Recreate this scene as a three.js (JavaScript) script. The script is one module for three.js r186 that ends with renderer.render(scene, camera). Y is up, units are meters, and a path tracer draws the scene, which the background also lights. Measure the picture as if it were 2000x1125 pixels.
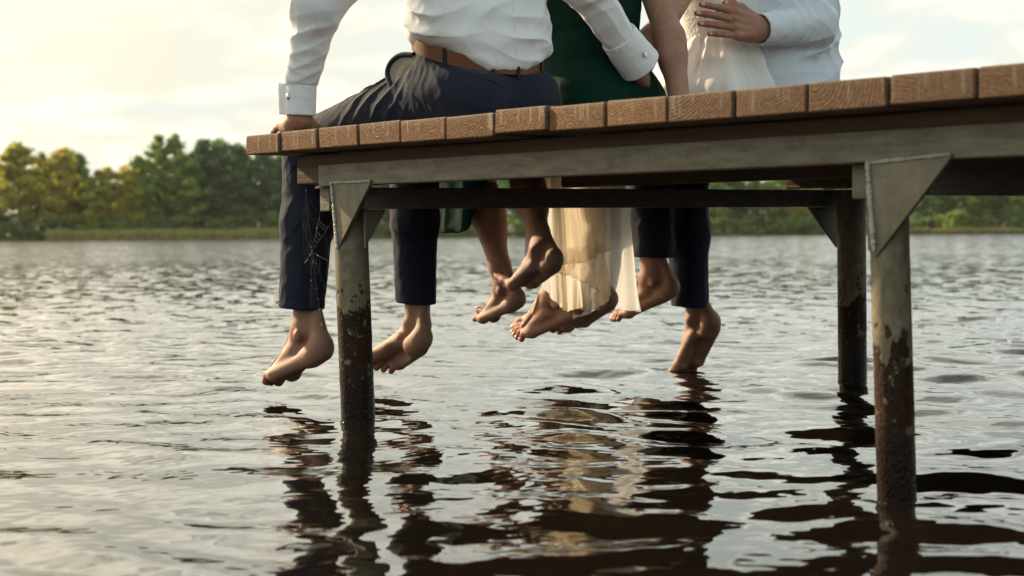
import * as THREE from 'three';
import { mergeGeometries, mergeVertices } from 'three/addons/utils/BufferGeometryUtils.js';
import { RoundedBoxGeometry } from 'three/addons/geometries/RoundedBoxGeometry.js';

// ───────────────────────── camera, sky, sun, exposure ─────────────────────────
const scene = new THREE.Scene();
const renderer = new THREE.WebGLRenderer({ antialias: true });
renderer.toneMapping = THREE.LinearToneMapping;
renderer.toneMappingExposure = 1.75;
renderer.shadowMap.enabled = true;
renderer.shadowMap.type = THREE.PCFSoftShadowMap;
renderer.setSize(1024, 576);

const camera = new THREE.PerspectiveCamera(19.768, 1024 / 576, 0.05, 6000);
camera.position.set(0, 0.397, 0);
camera.rotation.set(THREE.MathUtils.degToRad(-1.863), 0, THREE.MathUtils.degToRad(-0.43), 'YXZ');
camera.focus = 3.78;                       // the near post and the first sitter are sharp
camera.userData.fStop = 5.6;
scene.add(camera);
scene.fog = new THREE.FogExp2(new THREE.Color().setRGB(1.0, 0.92, 0.76), 0.00009);   // evening haze over the lake

const R = THREE.MathUtils.degToRad;
const SUN_AZ = R(50), SUN_EL = R(26.7);      // to the left of the view, fairly low
const sunDir = new THREE.Vector3(-Math.sin(SUN_AZ) * Math.cos(SUN_EL), Math.sin(SUN_EL), -Math.cos(SUN_AZ) * Math.cos(SUN_EL));
const sun = new THREE.DirectionalLight(new THREE.Color().setRGB(1.0, 0.80, 0.53), 5.0);
sun.position.copy(sunDir).multiplyScalar(60);
sun.castShadow = true;
sun.shadow.mapSize.set(4096, 4096);
Object.assign(sun.shadow.camera, { left: -8, right: 8, top: 8, bottom: -8, near: 1, far: 140 });
sun.shadow.radius = 1.6;
scene.add(sun, sun.target);

// ───────────────────────── seeded noise ─────────────────────────
function rng(seed) { let s = seed >>> 0; return () => { s = (s + 0x6d2b79f5) | 0; let t = Math.imul(s ^ (s >>> 15), 1 | s); t = (t + Math.imul(t ^ (t >>> 7), 61 | t)) ^ t; return ((t ^ (t >>> 14)) >>> 0) / 4294967296; }; }
const PERM = new Uint8Array(512), GRAD = new Float32Array(256 * 3);
{ const r = rng(7); const p = [...Array(256).keys()]; for (let i = 255; i > 0; i--) { const j = Math.floor(r() * (i + 1)); [p[i], p[j]] = [p[j], p[i]]; } for (let i = 0; i < 512; i++) PERM[i] = p[i & 255];
  for (let i = 0; i < 256; i++) { const z = r() * 2 - 1, a = r() * 6.2832, q = Math.sqrt(1 - z * z); GRAD[i * 3] = q * Math.cos(a); GRAD[i * 3 + 1] = q * Math.sin(a); GRAD[i * 3 + 2] = z; } }
function noise(x, y, z = 0) {                                          // gradient noise, about -1..1
  const xi = Math.floor(x), yi = Math.floor(y), zi = Math.floor(z), xf = x - xi, yf = y - yi, zf = z - zi;
  const u = xf * xf * xf * (xf * (xf * 6 - 15) + 10), v = yf * yf * yf * (yf * (yf * 6 - 15) + 10), w = zf * zf * zf * (zf * (zf * 6 - 15) + 10);
  const X = xi & 255, Y = yi & 255, Z = zi & 255;
  const A = PERM[X] + Y, B = PERM[X + 1] + Y, AA = PERM[A & 511], AB = PERM[(A + 1) & 511], BA = PERM[B & 511], BB = PERM[(B + 1) & 511];
  const g = (h, a, b, c) => { const i = PERM[(h + 0) & 511] * 3; return GRAD[i] * a + GRAD[i + 1] * b + GRAD[i + 2] * c; };
  const l = (a, b, t) => a + (b - a) * t;
  return 1.5 * l(l(l(g(AA + Z, xf, yf, zf), g(BA + Z, xf - 1, yf, zf), u), l(g(AB + Z, xf, yf - 1, zf), g(BB + Z, xf - 1, yf - 1, zf), u), v),
    l(l(g(AA + Z + 1, xf, yf, zf - 1), g(BA + Z + 1, xf - 1, yf, zf - 1), u), l(g(AB + Z + 1, xf, yf - 1, zf - 1), g(BB + Z + 1, xf - 1, yf - 1, zf - 1), u), v), w);
}
function fbm(x, y, z, o = 4, lac = 2.03, gain = 0.5) { let s = 0, a = 1, n = 0; for (let i = 0; i < o; i++) { s += a * noise(x, y, z + i * 17.3); n += a; a *= gain; x *= lac; y *= lac; z *= lac; } return s / n; }
const clamp = (x, a = 0, b = 1) => (x < a ? a : x > b ? b : x);
const sstep = (a, b, x) => { const t = clamp((x - a) / (b - a)); return t * t * (3 - 2 * t); };
const mix = (a, b, t) => a + (b - a) * t;
const mix3 = (a, b, t) => [mix(a[0], b[0], t), mix(a[1], b[1], t), mix(a[2], b[2], t)];

// ───────────────────────── sky: a computed float map, lit haze on the sun's side, soft cloud ─────────────────────────
{
  const W = 2048, H = 1024, data = new Float32Array(W * H * 4);
  for (let r = 0; r < H; r++) {
    const el = ((r + 0.5) / H - 0.5) * Math.PI, y = Math.sin(el), ce = Math.cos(el);
    for (let c = 0; c < W; c++) {
      const o = (r * W + c) * 4; data[o + 3] = 1;
      if (el <= 0) { data[o] = 0.20; data[o + 1] = 0.19; data[o + 2] = 0.17; continue; }
      const az = ((c + 0.5) / W - 0.5) * 2 * Math.PI, x = Math.cos(az) * ce, z = Math.sin(az) * ce;
      const ang = Math.acos(clamp(x * sunDir.x + y * sunDir.y + z * sunDir.z, -1, 1)) * 57.2958;
      // clear air: pale teal blue, paler low down; thin high haze makes the upper sky the brighter part
      const hz = Math.exp(-el * 57.3 / 14), rise = (1 + 0.95 * sstep(0.12, 0.25, y)) * mix(1, 0.40, sstep(0.30, 0.66, y));   // bright haze over a deeper zenith
      let col = mix3([0.27, 0.37, 0.40], [0.305, 0.365, 0.36], hz);
      // forward scattering round the sun
      const g1 = Math.exp(-ang / 13) * 3.6, g2 = Math.exp(-Math.pow(ang / 44, 2)) * 0.30;
      col[0] += g1 * 1.0 + g2 * 1.0; col[1] += g1 * 0.66 + g2 * 0.64; col[2] += g1 * 0.30 + g2 * 0.26;
      // cloud sheet on a plane overhead, projected down to the horizon
      const k = 1 / (y + 0.13), px = x * k, pz = z * k;
      const d = fbm(px * 1.7 + 3.1, pz * 1.7 + 5.4, 0.3, 5), e = fbm(px * 4.6 + 9.7, pz * 4.6 + 1.2, 4.2, 4);
      const cov = 0.92 * sstep(-0.10, 0.26, d + 0.35 * e + 0.08);
      const side = Math.exp(-ang / 38);
      const lit = mix3([0.53, 0.56, 0.53], [1.25, 1.03, 0.70], side), dark = mix3([0.27, 0.33, 0.34], [0.56, 0.46, 0.32], side);
      const th = sstep(-0.02, 0.45, d - 0.5 * e);
      col = mix3(col, mix3(lit, dark, th), cov).map((q) => q * rise);
      data[o] = col[0]; data[o + 1] = col[1]; data[o + 2] = col[2];
    }
  }
  const sky = new THREE.DataTexture(data, W, H, THREE.RGBAFormat, THREE.FloatType);
  sky.mapping = THREE.EquirectangularReflectionMapping; sky.magFilter = THREE.LinearFilter; sky.minFilter = THREE.LinearFilter; sky.wrapS = THREE.RepeatWrapping;
  sky.needsUpdate = true;
  scene.background = sky; scene.environment = sky;
}

// ───────────────────────── tagging, names ─────────────────────────
const used = new Map();
function numbered(n) { const k = used.get(n) ?? 0; used.set(n, k + 1); return k ? n + '_' + String(k).padStart(3, '0') : n; }
function tag(o, label, category, group, kind) { if (label) o.userData.label = label; if (category) o.userData.category = category; if (group) o.userData.group = group; if (kind) o.userData.kind = kind; return o; }
function shade(o) { o.traverse((m) => { if (m.isMesh) { m.castShadow = true; m.receiveShadow = true; } }); return o; }
function part(name, geometry, material, parent) { const m = new THREE.Mesh(geometry, material); m.name = parent ? name : numbered(name); (parent ?? scene).add(m); m.castShadow = m.receiveShadow = true; return m; }

// ───────────────────────── textures ─────────────────────────
const toS = (x) => { x = clamp(x); return Math.round(255 * (x <= 0.0031308 ? 12.92 * x : 1.055 * Math.pow(x, 1 / 2.4) - 0.055)); };
function tex(W, H, fn, srgb, repeat = true) {                          // fn(u, v) -> linear [r, g, b] or a grey number
  const d = new Uint8Array(W * H * 4);
  for (let y = 0; y < H; y++) for (let x = 0; x < W; x++) {
    const c = fn((x + 0.5) / W, (y + 0.5) / H), o = (y * W + x) * 4;
    if (typeof c === 'number') d[o] = d[o + 1] = d[o + 2] = Math.round(255 * clamp(c));
    else if (srgb) { d[o] = toS(c[0]); d[o + 1] = toS(c[1]); d[o + 2] = toS(c[2]); }
    else { d[o] = Math.round(255 * clamp(c[0])); d[o + 1] = Math.round(255 * clamp(c[1])); d[o + 2] = Math.round(255 * clamp(c[2])); }
    d[o + 3] = 255;
  }
  const t = new THREE.DataTexture(d, W, H, THREE.RGBAFormat); t.colorSpace = srgb ? THREE.SRGBColorSpace : THREE.NoColorSpace;
  t.magFilter = THREE.LinearFilter; t.minFilter = THREE.LinearMipmapLinearFilter; t.generateMipmaps = true;
  t.wrapS = t.wrapT = repeat ? THREE.RepeatWrapping : THREE.ClampToEdgeWrapping; t.needsUpdate = true;
  return t;
}

// ───────────────────────── jetty frame: a along its edge, c up from the deck top, b across it ─────────────────────────
const J_U = new THREE.Vector3(0.64318, -0.00257, 0.76571), J_W = new THREE.Vector3(-0.00456, 0.99996, 0.00718), J_V = new THREE.Vector3(0.76570, 0.00811, -0.64315);
const J_O = new THREE.Vector3(-0.61271, 0.62929, -3.82958);
const J_Q = new THREE.Quaternion().setFromRotationMatrix(new THREE.Matrix4().makeBasis(J_U, J_W, J_V.clone().negate()));
const jetty3 = (a, c, b) => J_O.clone().addScaledVector(J_U, a).addScaledVector(J_W, c).addScaledVector(J_V, b);
const P = (a, c, b) => [a, c, -b];                                     // jetty numbers -> local axes (right-handed)
function base(name, a, c, b) { const g = new THREE.Group(); g.name = numbered(name); g.position.copy(jetty3(a, c, b)); g.quaternion.copy(J_Q); scene.add(g); g.userData.at = undefined; return g; }

// ───────────────────────── the lake ─────────────────────────
const waves = [];
{
  const r = rng(41), N = 54;
  for (let i = 0; i < N; i++) {
    const t = i / (N - 1), L = 0.075 * Math.pow(1.5 / 0.075, t);
    const k = 2 * Math.PI / L;
    const slope = 0.041 * Math.exp(-Math.pow((Math.log(L) - Math.log(0.24)) / (L < 0.24 ? 0.60 : 0.78), 2));
    const dir = -Math.PI / 2 + 0.25 + (r() + r() + r() - 1.5) * 1.2;
    waves.push([Math.cos(dir) * k, Math.sin(dir) * k, slope / k, r() * 6.283, L]);
  }
}
const LAKE = -0.019;                                                    // still-water level
const rings = [[jetty3(0.254, -0.65, 0.127), 0.0014, 0.055], [jetty3(1.74, -0.65, 0.12), 0.0010, 0.06], [jetty3(0.386, -0.66, 1.72), 0.0012, 0.06], [jetty3(-0.28, -0.66, 1.63), 0.0018, 0.05], [jetty3(-0.3, -0.65, 0.6), 0.0010, 0.045]];
const wv = [0, 0, 0];
function water(x, z, dr) {                                             // height and both slopes
  const wx = 0.22 * noise(x * 0.9, z * 0.9, 1.5), wz = 0.22 * noise(x * 0.9 + 31, z * 0.9, 2.5);
  const gust = 0.85 + 0.65 * noise(x * 0.28 + 4, z * 0.28, 7.7);
  const X = x + wx, Z = z + wz;
  let h = 0, sx = 0, sz = 0;
  for (let i = 0; i < waves.length; i++) {
    const w = waves[i], p = w[0] * X + w[1] * Z + w[3], s = Math.sin(p), c = Math.cos(p) * w[2] * gust;
    const keep = clamp((w[4] / dr - 2) / 3), seen = 1;
    h += s * w[2] * gust * keep; sx += c * w[0] * seen; sz += c * w[1] * seen;
  }
  for (const [q, A, L] of rings) {
    const dx = x - q.x, dz = z - q.z, d = Math.hypot(dx, dz); if (d > 0.7) continue;
    const k = 6.283 / L, f = A * Math.exp(-d / 0.16); h += f * Math.cos(k * d); const s = -f * k * Math.sin(k * d) / Math.max(d, 0.02); sx += s * dx; sz += s * dz;
  }
  wv[0] = h; wv[1] = sx; wv[2] = sz;
}
{
  const azs = [], rs = [];
  const half = R(23), nA = 900;
  for (let i = 0; i <= nA; i++) azs.push(-half + (2 * half * i) / nA);
  for (let i = 1; i < 56; i++) azs.push(half + ((2 * Math.PI - 2 * half) * i) / 56);
  rs.push(0.25, 0.5, 0.75, 0.95, 1.1);
  for (let r = 1.25; r < 40;) { rs.push(r); r += Math.max(0.0085, 0.0054 * Math.pow(r, 1.22)); }
  for (let r = 40; r < 250; r *= 1.03) rs.push(r);
  rs.push(258, 270);
  const nC = azs.length, nR = rs.length, pos = new Float32Array((nC * nR + 1) * 3), nor = new Float32Array(pos.length), uv1 = new Float32Array((nC * nR + 1) * 2), uv = new Float32Array((nC * nR + 1) * 2), idx = [];
  nor[1] = 1; pos[1] = LAKE;
  for (let j = 0; j < nR; j++) for (let i = 0; i < nC; i++) {
    const r = rs[j], x = r * Math.sin(azs[i]), z = -r * Math.cos(azs[i]), k = 1 + j * nC + i;
    const dr = Math.max((rs[j + 1] ?? 300) - r, r * (i < nA ? 2 * half / nA : 0.1));
    water(x, z, dr); const hgt = wv[0];
    if (r > 5 && i < nA) {                                             // far out a row is as wide as a ripple: take each streak's tilt at a scattered place
      const h1 = Math.sin(j * 127.1 + 7.7) * 43758.5453, blk = Math.floor(i / 8 + 8 * (h1 - Math.floor(h1))), h2 = Math.sin(j * 269.5 + blk * 183.3) * 43758.5453, o = (h2 - Math.floor(h2) - 0.5) * 2.2 * dr * sstep(5, 9, r) * (r < 40 ? 1 : 0.6);
      water(x + o * Math.sin(azs[i]), z - o * Math.cos(azs[i]), dr);
    }
    const fade = 1 - 0.70 * sstep(7, 40, r);
    const nx = -wv[1] * fade, nz = -wv[2] * fade, l = 1 / Math.hypot(nx, 1, nz);
    pos[k * 3] = x; pos[k * 3 + 1] = hgt + LAKE; pos[k * 3 + 2] = z;
    nor[k * 3] = nx * l; nor[k * 3 + 1] = l; nor[k * 3 + 2] = nz * l;
    uv1[k * 2] = Math.min(0.998, r / 100); uv1[k * 2 + 1] = 0.5; uv[k * 2] = x / 1.9; uv[k * 2 + 1] = z / 1.9;
  }
  for (let i = 0; i < nC; i++) idx.push(0, 1 + (i + 1) % nC, 1 + i);
  for (let j = 0; j < nR - 1; j++) for (let i = 0; i < nC; i++) {
    const a = 1 + j * nC + i, b = 1 + j * nC + (i + 1) % nC, c = a + nC, d = b + nC;
    idx.push(a, b, c, b, d, c);
  }
  const g = new THREE.BufferGeometry();
  g.setAttribute('position', new THREE.BufferAttribute(pos, 3)); g.setAttribute('normal', new THREE.BufferAttribute(nor, 3)); g.setAttribute('uv', new THREE.BufferAttribute(uv, 2));
  g.setAttribute('uv1', new THREE.BufferAttribute(uv1, 2)); g.setIndex(idx);
  // the finest ripples: a tileable normal map
  const rr = rng(5), comps = [];
  for (let i = 0; i < 34; i++) { const n = 14 + Math.floor(rr() * 44), a = -Math.PI / 2 + (rr() - 0.5) * 3.0, kx = Math.round(n * Math.cos(a)), ky = Math.round(n * Math.sin(a)); comps.push([kx, ky, rr() * 6.283, 0.0045]); }
  const nm = tex(1024, 1024, (u, v) => { let sx = 0, sy = 0; for (const c of comps) { const p = Math.cos(6.2832 * (c[0] * u + c[1] * v) + c[2]) * c[3], q = Math.hypot(c[0], c[1]) || 1; sx += p * c[0] / q; sy += p * c[1] / q; } const l = 1 / Math.hypot(sx, sy, 1); return [0.5 - 0.5 * sx * l, 0.5 - 0.5 * sy * l, 0.5 + 0.5 * l]; }, false);
  // ripples too fine to build out on the open lake count as roughness
  const rough = tex(256, 4, (u) => [1, mix(0.03, 0.13, sstep(0.04, 0.36, u)), 1], false, false); rough.channel = 1;
  const m = new THREE.MeshPhysicalMaterial({ name: 'lake_water', color: new THREE.Color().setRGB(0.007, 0.005, 0.0035), roughness: 1, roughnessMap: rough, ior: 1.333, normalMap: nm, normalScale: new THREE.Vector2(1, 1) });
  tag(part('lake_water', g, m), 'rippled dark lake water reflecting the pale sky and the jetty', 'water', null, 'structure');
}

// ───────────────────────── far shore ─────────────────────────
{
  const pos = [], idx = [], nA = 240, rs = [250, 255, 259, 275, 330, 500, 1200, 3600], ys = [-0.5, -0.12, 0.22, 0.7, 2.2, 5, 9, 12];
  for (let j = 0; j < rs.length; j++) for (let i = 0; i < nA; i++) { const a = (i / nA) * 2 * Math.PI, w = rs[j] < 400 ? 1.2 * noise(Math.cos(a) * 9, Math.sin(a) * 9, 3) : 0; pos.push((rs[j] + w) * Math.cos(a), ys[j] + (j > 3 ? 0.4 * noise(i * 0.3, j, 1) : 0), (rs[j] + w) * Math.sin(a)); }
  for (let j = 0; j < rs.length - 1; j++) for (let i = 0; i < nA; i++) { const a = j * nA + i, b = j * nA + (i + 1) % nA; idx.push(a, b, a + nA, b, b + nA, a + nA); }
  const g = new THREE.BufferGeometry(); g.setAttribute('position', new THREE.Float32BufferAttribute(pos, 3)); g.setIndex(idx); g.computeVertexNormals();
  tag(part('far_shore', g, new THREE.MeshStandardMaterial({ color: new THREE.Color().setRGB(0.045, 0.055, 0.022), roughness: 1 })), 'low grassy far bank of the lake', 'ground', null, 'structure');
}
const leafMats = [[0.40, 0.40, 0.05], [0.19, 0.29, 0.055], [0.095, 0.20, 0.075], [0.46, 0.40, 0.05]].map((c, i) => new THREE.MeshPhysicalMaterial({ name: 'leaves_' + i, color: new THREE.Color().setRGB(...c), vertexColors: true, roughness: 1, transmission: 0.5, thickness: 0, side: THREE.DoubleSide }));
const barkMat = new THREE.MeshStandardMaterial({ name: 'bark', color: new THREE.Color().setRGB(0.085, 0.07, 0.055), roughness: 1 });
function leafCloud(clumps, perClump, size, seed) {
  const r = rng(seed), n = clumps.length * perClump, pos = new Float32Array(n * 12), col = new Float32Array(n * 12), idx = new Uint32Array(n * 6);
  const g3 = () => (r() + r() + r() - 1.5) * 0.9;
  let q = 0;
  for (const [cx, cy, cz, cr, tone] of clumps) for (let i = 0; i < perClump; i++, q++) {
    const x = cx + g3() * cr, y = cy + g3() * cr * 0.75, z = cz + g3() * cr, s = size * (0.6 + 0.8 * r());
    const a = r() * 6.283, t = (r() - 0.5) * 2.2, ux = Math.cos(a), uz = Math.sin(a), vx = -Math.sin(a) * Math.sin(t), vy = Math.cos(t), vz = Math.cos(a) * Math.sin(t);
    const w = s * (0.5 + 0.35 * r()), b = [[-w, -s], [w, -s * 0.7], [w * 0.8, s], [-w * 0.7, s * 0.8]], k = tone * (0.8 + 0.4 * r());
    for (let m = 0; m < 4; m++) { pos.set([x + ux * b[m][0] + vx * b[m][1], y + vy * b[m][1], z + uz * b[m][0] + vz * b[m][1]], q * 12 + m * 3); col.set([k * (0.95 + 0.15 * r()), k, k * 0.9], q * 12 + m * 3); }
    idx.set([0, 1, 2, 0, 2, 3].map((v) => v + q * 4), q * 6);
  }
  const g = new THREE.BufferGeometry(); g.setAttribute('position', new THREE.BufferAttribute(pos, 3)); g.setAttribute('color', new THREE.BufferAttribute(col, 3)); g.setIndex(new THREE.BufferAttribute(idx, 1)); g.computeVertexNormals();
  return g;
}
function limb(pts, r0, r1, seg = 6) { const c = new THREE.CatmullRomCurve3(pts.map((p) => new THREE.Vector3(...p))); const g = new THREE.TubeGeometry(c, 8, 1, seg, false), p = g.attributes.position; const q = new THREE.Vector3(); for (let i = 0; i <= 8; i++) { c.getPointAt(i / 8, q); const rr = mix(r0, r1, i / 8); for (let j = 0; j <= seg; j++) { const k = i * (seg + 1) + j; p.setXYZ(k, q.x + (p.getX(k) - q.x) * rr, q.y + (p.getY(k) - q.y) * rr, q.z + (p.getZ(k) - q.z) * rr); } } g.computeVertexNormals(); return g; }
function treeShape(seed, kind) {                                       // 13 m tall; kind 0 rounded, 1 feathery with gaps, 2 low bushy, 3 pointed
  const r = rng(seed), H = 13, tr = [], clumps = [];
  const lean = [(r() - 0.5) * 0.8, (r() - 0.5) * 0.8];
  tr.push(limb([[0, -0.4, 0], [lean[0] * 0.2, H * 0.35, lean[1] * 0.2], [lean[0], H * 0.93, lean[1]]], 0.2, 0.03));
  const W = [2.9, 2.0, 3.2, 2.1][kind], nL = [19, 22, 16, 22][kind];
  for (let i = 0; i < nL; i++) {
    const t = mix(kind === 2 ? 0.08 : 0.16, 0.97, (i + r() * 0.8) / nL), a = i * 2.4 + r(), rad = W * (kind === 3 ? Math.pow(1 - t, 0.7) * 1.3 + 0.12 : Math.pow(Math.sin(Math.PI * clamp(0.1 + 0.88 * t)), 0.6) * (1 - 0.22 * t * t * t)) * (0.65 + 0.5 * r());
    const y0 = H * t * 0.94, y1 = y0 + rad * (0.25 + 0.35 * r());
    const x1 = lean[0] * t + Math.cos(a) * rad, z1 = lean[1] * t + Math.sin(a) * rad;
    if (rad > 0.5) tr.push(limb([[lean[0] * t, y0, lean[1] * t], [lean[0] * t + Math.cos(a) * rad * 0.5, mix(y0, y1, 0.65), lean[1] * t + Math.sin(a) * rad * 0.5], [x1, y1, z1]], 0.06, 0.012, 4));
    const nc = kind === 1 ? 5 : 9;
    for (let j = 0; j < nc; j++) { const f = mix(kind === 1 ? 0.45 : 0.15, 1.05, r()), s = kind === 1 ? 0.45 : 0.66; clumps.push([lean[0] * t + Math.cos(a + (r() - 0.5) * 0.9) * rad * f, mix(y0, y1, f) + (r() - 0.4) * 0.7, lean[1] * t + Math.sin(a + (r() - 0.5) * 0.9) * rad * f, s * (0.7 + 0.6 * r()), 0.65 + 0.7 * r()]); }
  }
  return [mergeGeometries(tr.map((g) => { g.deleteAttribute('uv'); return g.index ? g.toNonIndexed() : g; })), leafCloud(clumps, kind === 1 ? 44 : 56, kind === 1 ? 0.15 : 0.155, seed + 900)];
}
{
  const shapes = [0, 0, 1, 2, 3, 1, 0, 2].map((k, i) => treeShape(100 + i * 13, k));
  // azimuth in degrees right of the view axis, distance, height, shape, leaf tone, label
  const px = (x) => Math.atan((x - 1000) / 3228) * 57.2958;
  const T = [
    [-45, 259, 15.0, 0, 0, 'broad yellow green tree at the left end of the far shore row'],
    [40, 261, 14.6, 6, 0, 'yellow green tree on far shore, second from the left end of the row'],
    [95, 262, 13.2, 2, 0, 'thin yellow green tree with sky showing through, left part of far shore'],
    [122, 260, 14.0, 1, 3, 'golden green round tree left of the sky notch in the far woods'],
    [158, 263, 13.2, 4, 1, 'narrow pointed tree standing at the sky notch in the far woods'],
    [178, 259, 9.4, 3, 0, 'low bushy tree right under the sky notch in the far woods'],
    [214, 261, 11.2, 7, 0, 'low light green tree just right of the sky notch'],
    [250, 260, 11.0, 0, 3, 'golden topped low tree between the sky notch and the tall feathery trees'],
    [282, 262, 12.6, 6, 1, 'mid green tree at the foot of the tall feathery trees'],
    [312, 264, 16.0, 2, 1, 'left one of the two tall feathery trees topping the far woods'],
    [345, 263, 16.3, 5, 1, 'right one of the two tall feathery trees topping the far woods'],
    [372, 259, 13.0, 1, 1, 'round green tree in front of the tall feathery trees'],
    [398, 262, 15.4, 4, 2, 'pointed dark tree right of the tall feathery trees'],
    [436, 261, 15.2, 0, 2, 'dark green broad tree left of the deck corner'],
    [470, 263, 14.6, 4, 2, 'pointed dark tree next to the deck corner'],
    [512, 260, 14.0, 6, 2, 'dark round tree below the deck corner and left of the trousers'],
    [552, 262, 13.6, 1, 2, 'dark tree behind the leftmost trouser leg'],
  ];
  T.push([596, 261, 13.2, 3, 1, 'bushy tree seen between the left trouser leg and the left post'],
    [728, 262, 13.0, 0, 2, 'dark tree tucked against the right side of the left post'], [765, 260, 12.4, 6, 1, 'green tree left of the second trouser leg, under the cross beam'],
    [1014, 261, 12.6, 1, 2, 'sliver of a tree between the two bare calves of the green dress'],
    [1392, 261, 11.4, 0, 1, 'tree touching the rightmost trouser leg, under the cross beam'], [1436, 262, 10.8, 4, 2, 'narrow dark tree right of the rightmost trouser leg'], [1482, 260, 10.6, 6, 1, 'rounded green tree in the middle of the gap before the back post'], [1528, 262, 11.0, 7, 2, 'dark tree above the lit joist end, left of the back gusset'], [1572, 260, 10.2, 3, 0, 'yellowish low tree peeking under the back gusset'],
    [1800, 261, 10.6, 1, 2, 'dark tree hugging the right side of the nearest post'], [1846, 263, 11.0, 6, 2, 'dark green tree behind the round light green shrub'], [1900, 260, 10.4, 0, 1, 'rounded green tree right of the light green shrub'], [1948, 262, 11.2, 4, 2, 'pointed dark tree near the right end of the far bank'], [1988, 260, 10.2, 7, 1, 'low green tree at the right end of the far bank'], [2036, 261, 10.8, 3, 2, 'bushy tree past the right end of the far bank view']);
  T.forEach(([x, d, h, s, lm, label], i) => {
    const a = R(px(x)), g = new THREE.Group(); g.name = numbered('tree');
    g.position.set(d * Math.sin(a), 0.2, -d * Math.cos(a)); g.rotation.y = i * 2.1; g.scale.setScalar(h * 1.04 / 13); g.scale.x *= 1.1; g.scale.z *= 1.1; scene.add(g);
    part('trunk', shapes[s][0], barkMat, g); part('crown', shapes[s][1], leafMats[lm], g);
    tag(g, label, 'tree', 'trees along the far shore');
  });
  // the wood behind the first row: one mass
  const r = rng(77), clumps = [];
  for (let i = 0; i < 3400; i++) { const x = i < 2300 ? mix(-120, 2120, r()) : i % 2 ? mix(-1500, -120, r()) : mix(2120, 3600, r()), a = R(px(x)), d = 268 + r() * 14, top = x > 1380 ? 7.5 : x > 170 && x < 300 ? 8.2 : 10.6; clumps.push([d * Math.sin(a), 0.5 + top * Math.pow(r(), 0.8), -d * Math.cos(a), 1.0 + 0.7 * r(), 0.5 + 0.6 * r()]); }
  tag(part('woodland', leafCloud(clumps, 40, 0.3, 5), leafMats[2]), 'dense green wood behind the first trees of the far shore', 'woods', null, 'stuff');
  // undergrowth at the water's edge
  const uc = [];
  for (let i = 0; i < 1100; i++) { const x = mix(-120, 2120, r()), a = R(px(x)), d = 256.6 + r() * 3.5; uc.push([d * Math.sin(a), 0.3 + (x > 100 && x < 560 ? 3.0 : 2.2) * r(), -d * Math.cos(a), 0.55 + 0.4 * r(), 0.6 + 0.5 * r()]); }
  tag(part('undergrowth', leafCloud(uc, 34, 0.17, 15), leafMats[1]), 'bushy undergrowth along the foot of the far trees', 'undergrowth', null, 'stuff');
  // reeds
  function reeds(name, x0, x1, d0, d1, h, n, seed, label, mat) {
    const q = rng(seed), pos = [], idx = [], col = [];
    for (let i = 0; i < n; i++) { const x = mix(x0, x1, q()), a = R(px(x)), d = mix(d0, d1, q()), X = d * Math.sin(a), Z = -d * Math.cos(a), hh = h * (0.55 + 0.5 * q()) * (0.85 + 0.2 * noise(x * 0.03, d * 0.2, 2)), w = 0.05 + 0.05 * q(), l = (q() - 0.5) * 0.35, k = pos.length / 3, t = q() * 3.14; pos.push(X - w * Math.cos(t), -0.1, Z - w * Math.sin(t), X + w * Math.cos(t), -0.1, Z + w * Math.sin(t), X + l, hh, Z + l * 0.4); const s = 0.7 + 0.6 * q(); col.push(s, s, s * 0.9, s, s, s * 0.9, s * 1.15, s * 1.1, s); idx.push(k, k + 1, k + 2); }
    const g = new THREE.BufferGeometry(); g.setAttribute('position', new THREE.Float32BufferAttribute(pos, 3)); g.setAttribute('color', new THREE.Float32BufferAttribute(col, 3)); g.setIndex(idx); g.computeVertexNormals();
    tag(part(name, g, mat), label, 'reeds', null, 'stuff');
  }
  const reedMat = new THREE.MeshPhysicalMaterial({ name: 'reeds', color: new THREE.Color().setRGB(0.36, 0.32, 0.115), vertexColors: true, roughness: 1, transmission: 0.35, thickness: 0, side: THREE.DoubleSide });
  const oliveReed = reedMat.clone(); oliveReed.name = 'olive_reeds'; oliveReed.color.setRGB(0.15, 0.15, 0.055);
  reeds('reed_bed', 92, 640, 250.5, 255, 2.0, 15000, 3, 'pale yellow green reed bed along the left far bank', reedMat);
  reeds('reed_bed', 1760, 2080, 251, 255, 1.1, 7000, 4, 'low olive reed strip along the right far bank', oliveReed);
  const sh = new THREE.Group(); sh.name = numbered('round_shrub'); const sa = R(px(1868)); sh.position.set(255.4 * Math.sin(sa), 0.1, -255.4 * Math.cos(sa)); scene.add(sh);
  const sc = []; for (let i = 0; i < 46; i++) { const a = r() * 6.28, u = Math.pow(r(), 0.5) * 1.9, y = r(); sc.push([Math.cos(a) * u * Math.sqrt(1 - y * y * 0.7), 0.4 + y * 2.6, Math.sin(a) * u * Math.sqrt(1 - y * y * 0.7), 0.45, 0.8 + 0.5 * r()]); }
  part('foliage', leafCloud(sc, 40, 0.16, 31), leafMats[1], sh); part('stem', limb([[0, -0.2, 0], [0.1, 1, 0], [0.1, 2, 0.1]], 0.08, 0.02), barkMat, sh);
  tag(sh, 'round light green shrub on the right far bank beyond the nearest post', 'shrub');
}

// ───────────────────────── the jetty ─────────────────────────
const JB = [0, -0.648, 0];                                              // the group stands at the water line below the near end corner
const jetty = base('jetty', ...JB);
tag(jetty, 'weathered wooden jetty with thick planks on rusty painted steel posts', 'jetty');
const L3 = (a, c, b) => new THREE.Vector3(a, c - JB[1], -b);
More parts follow.
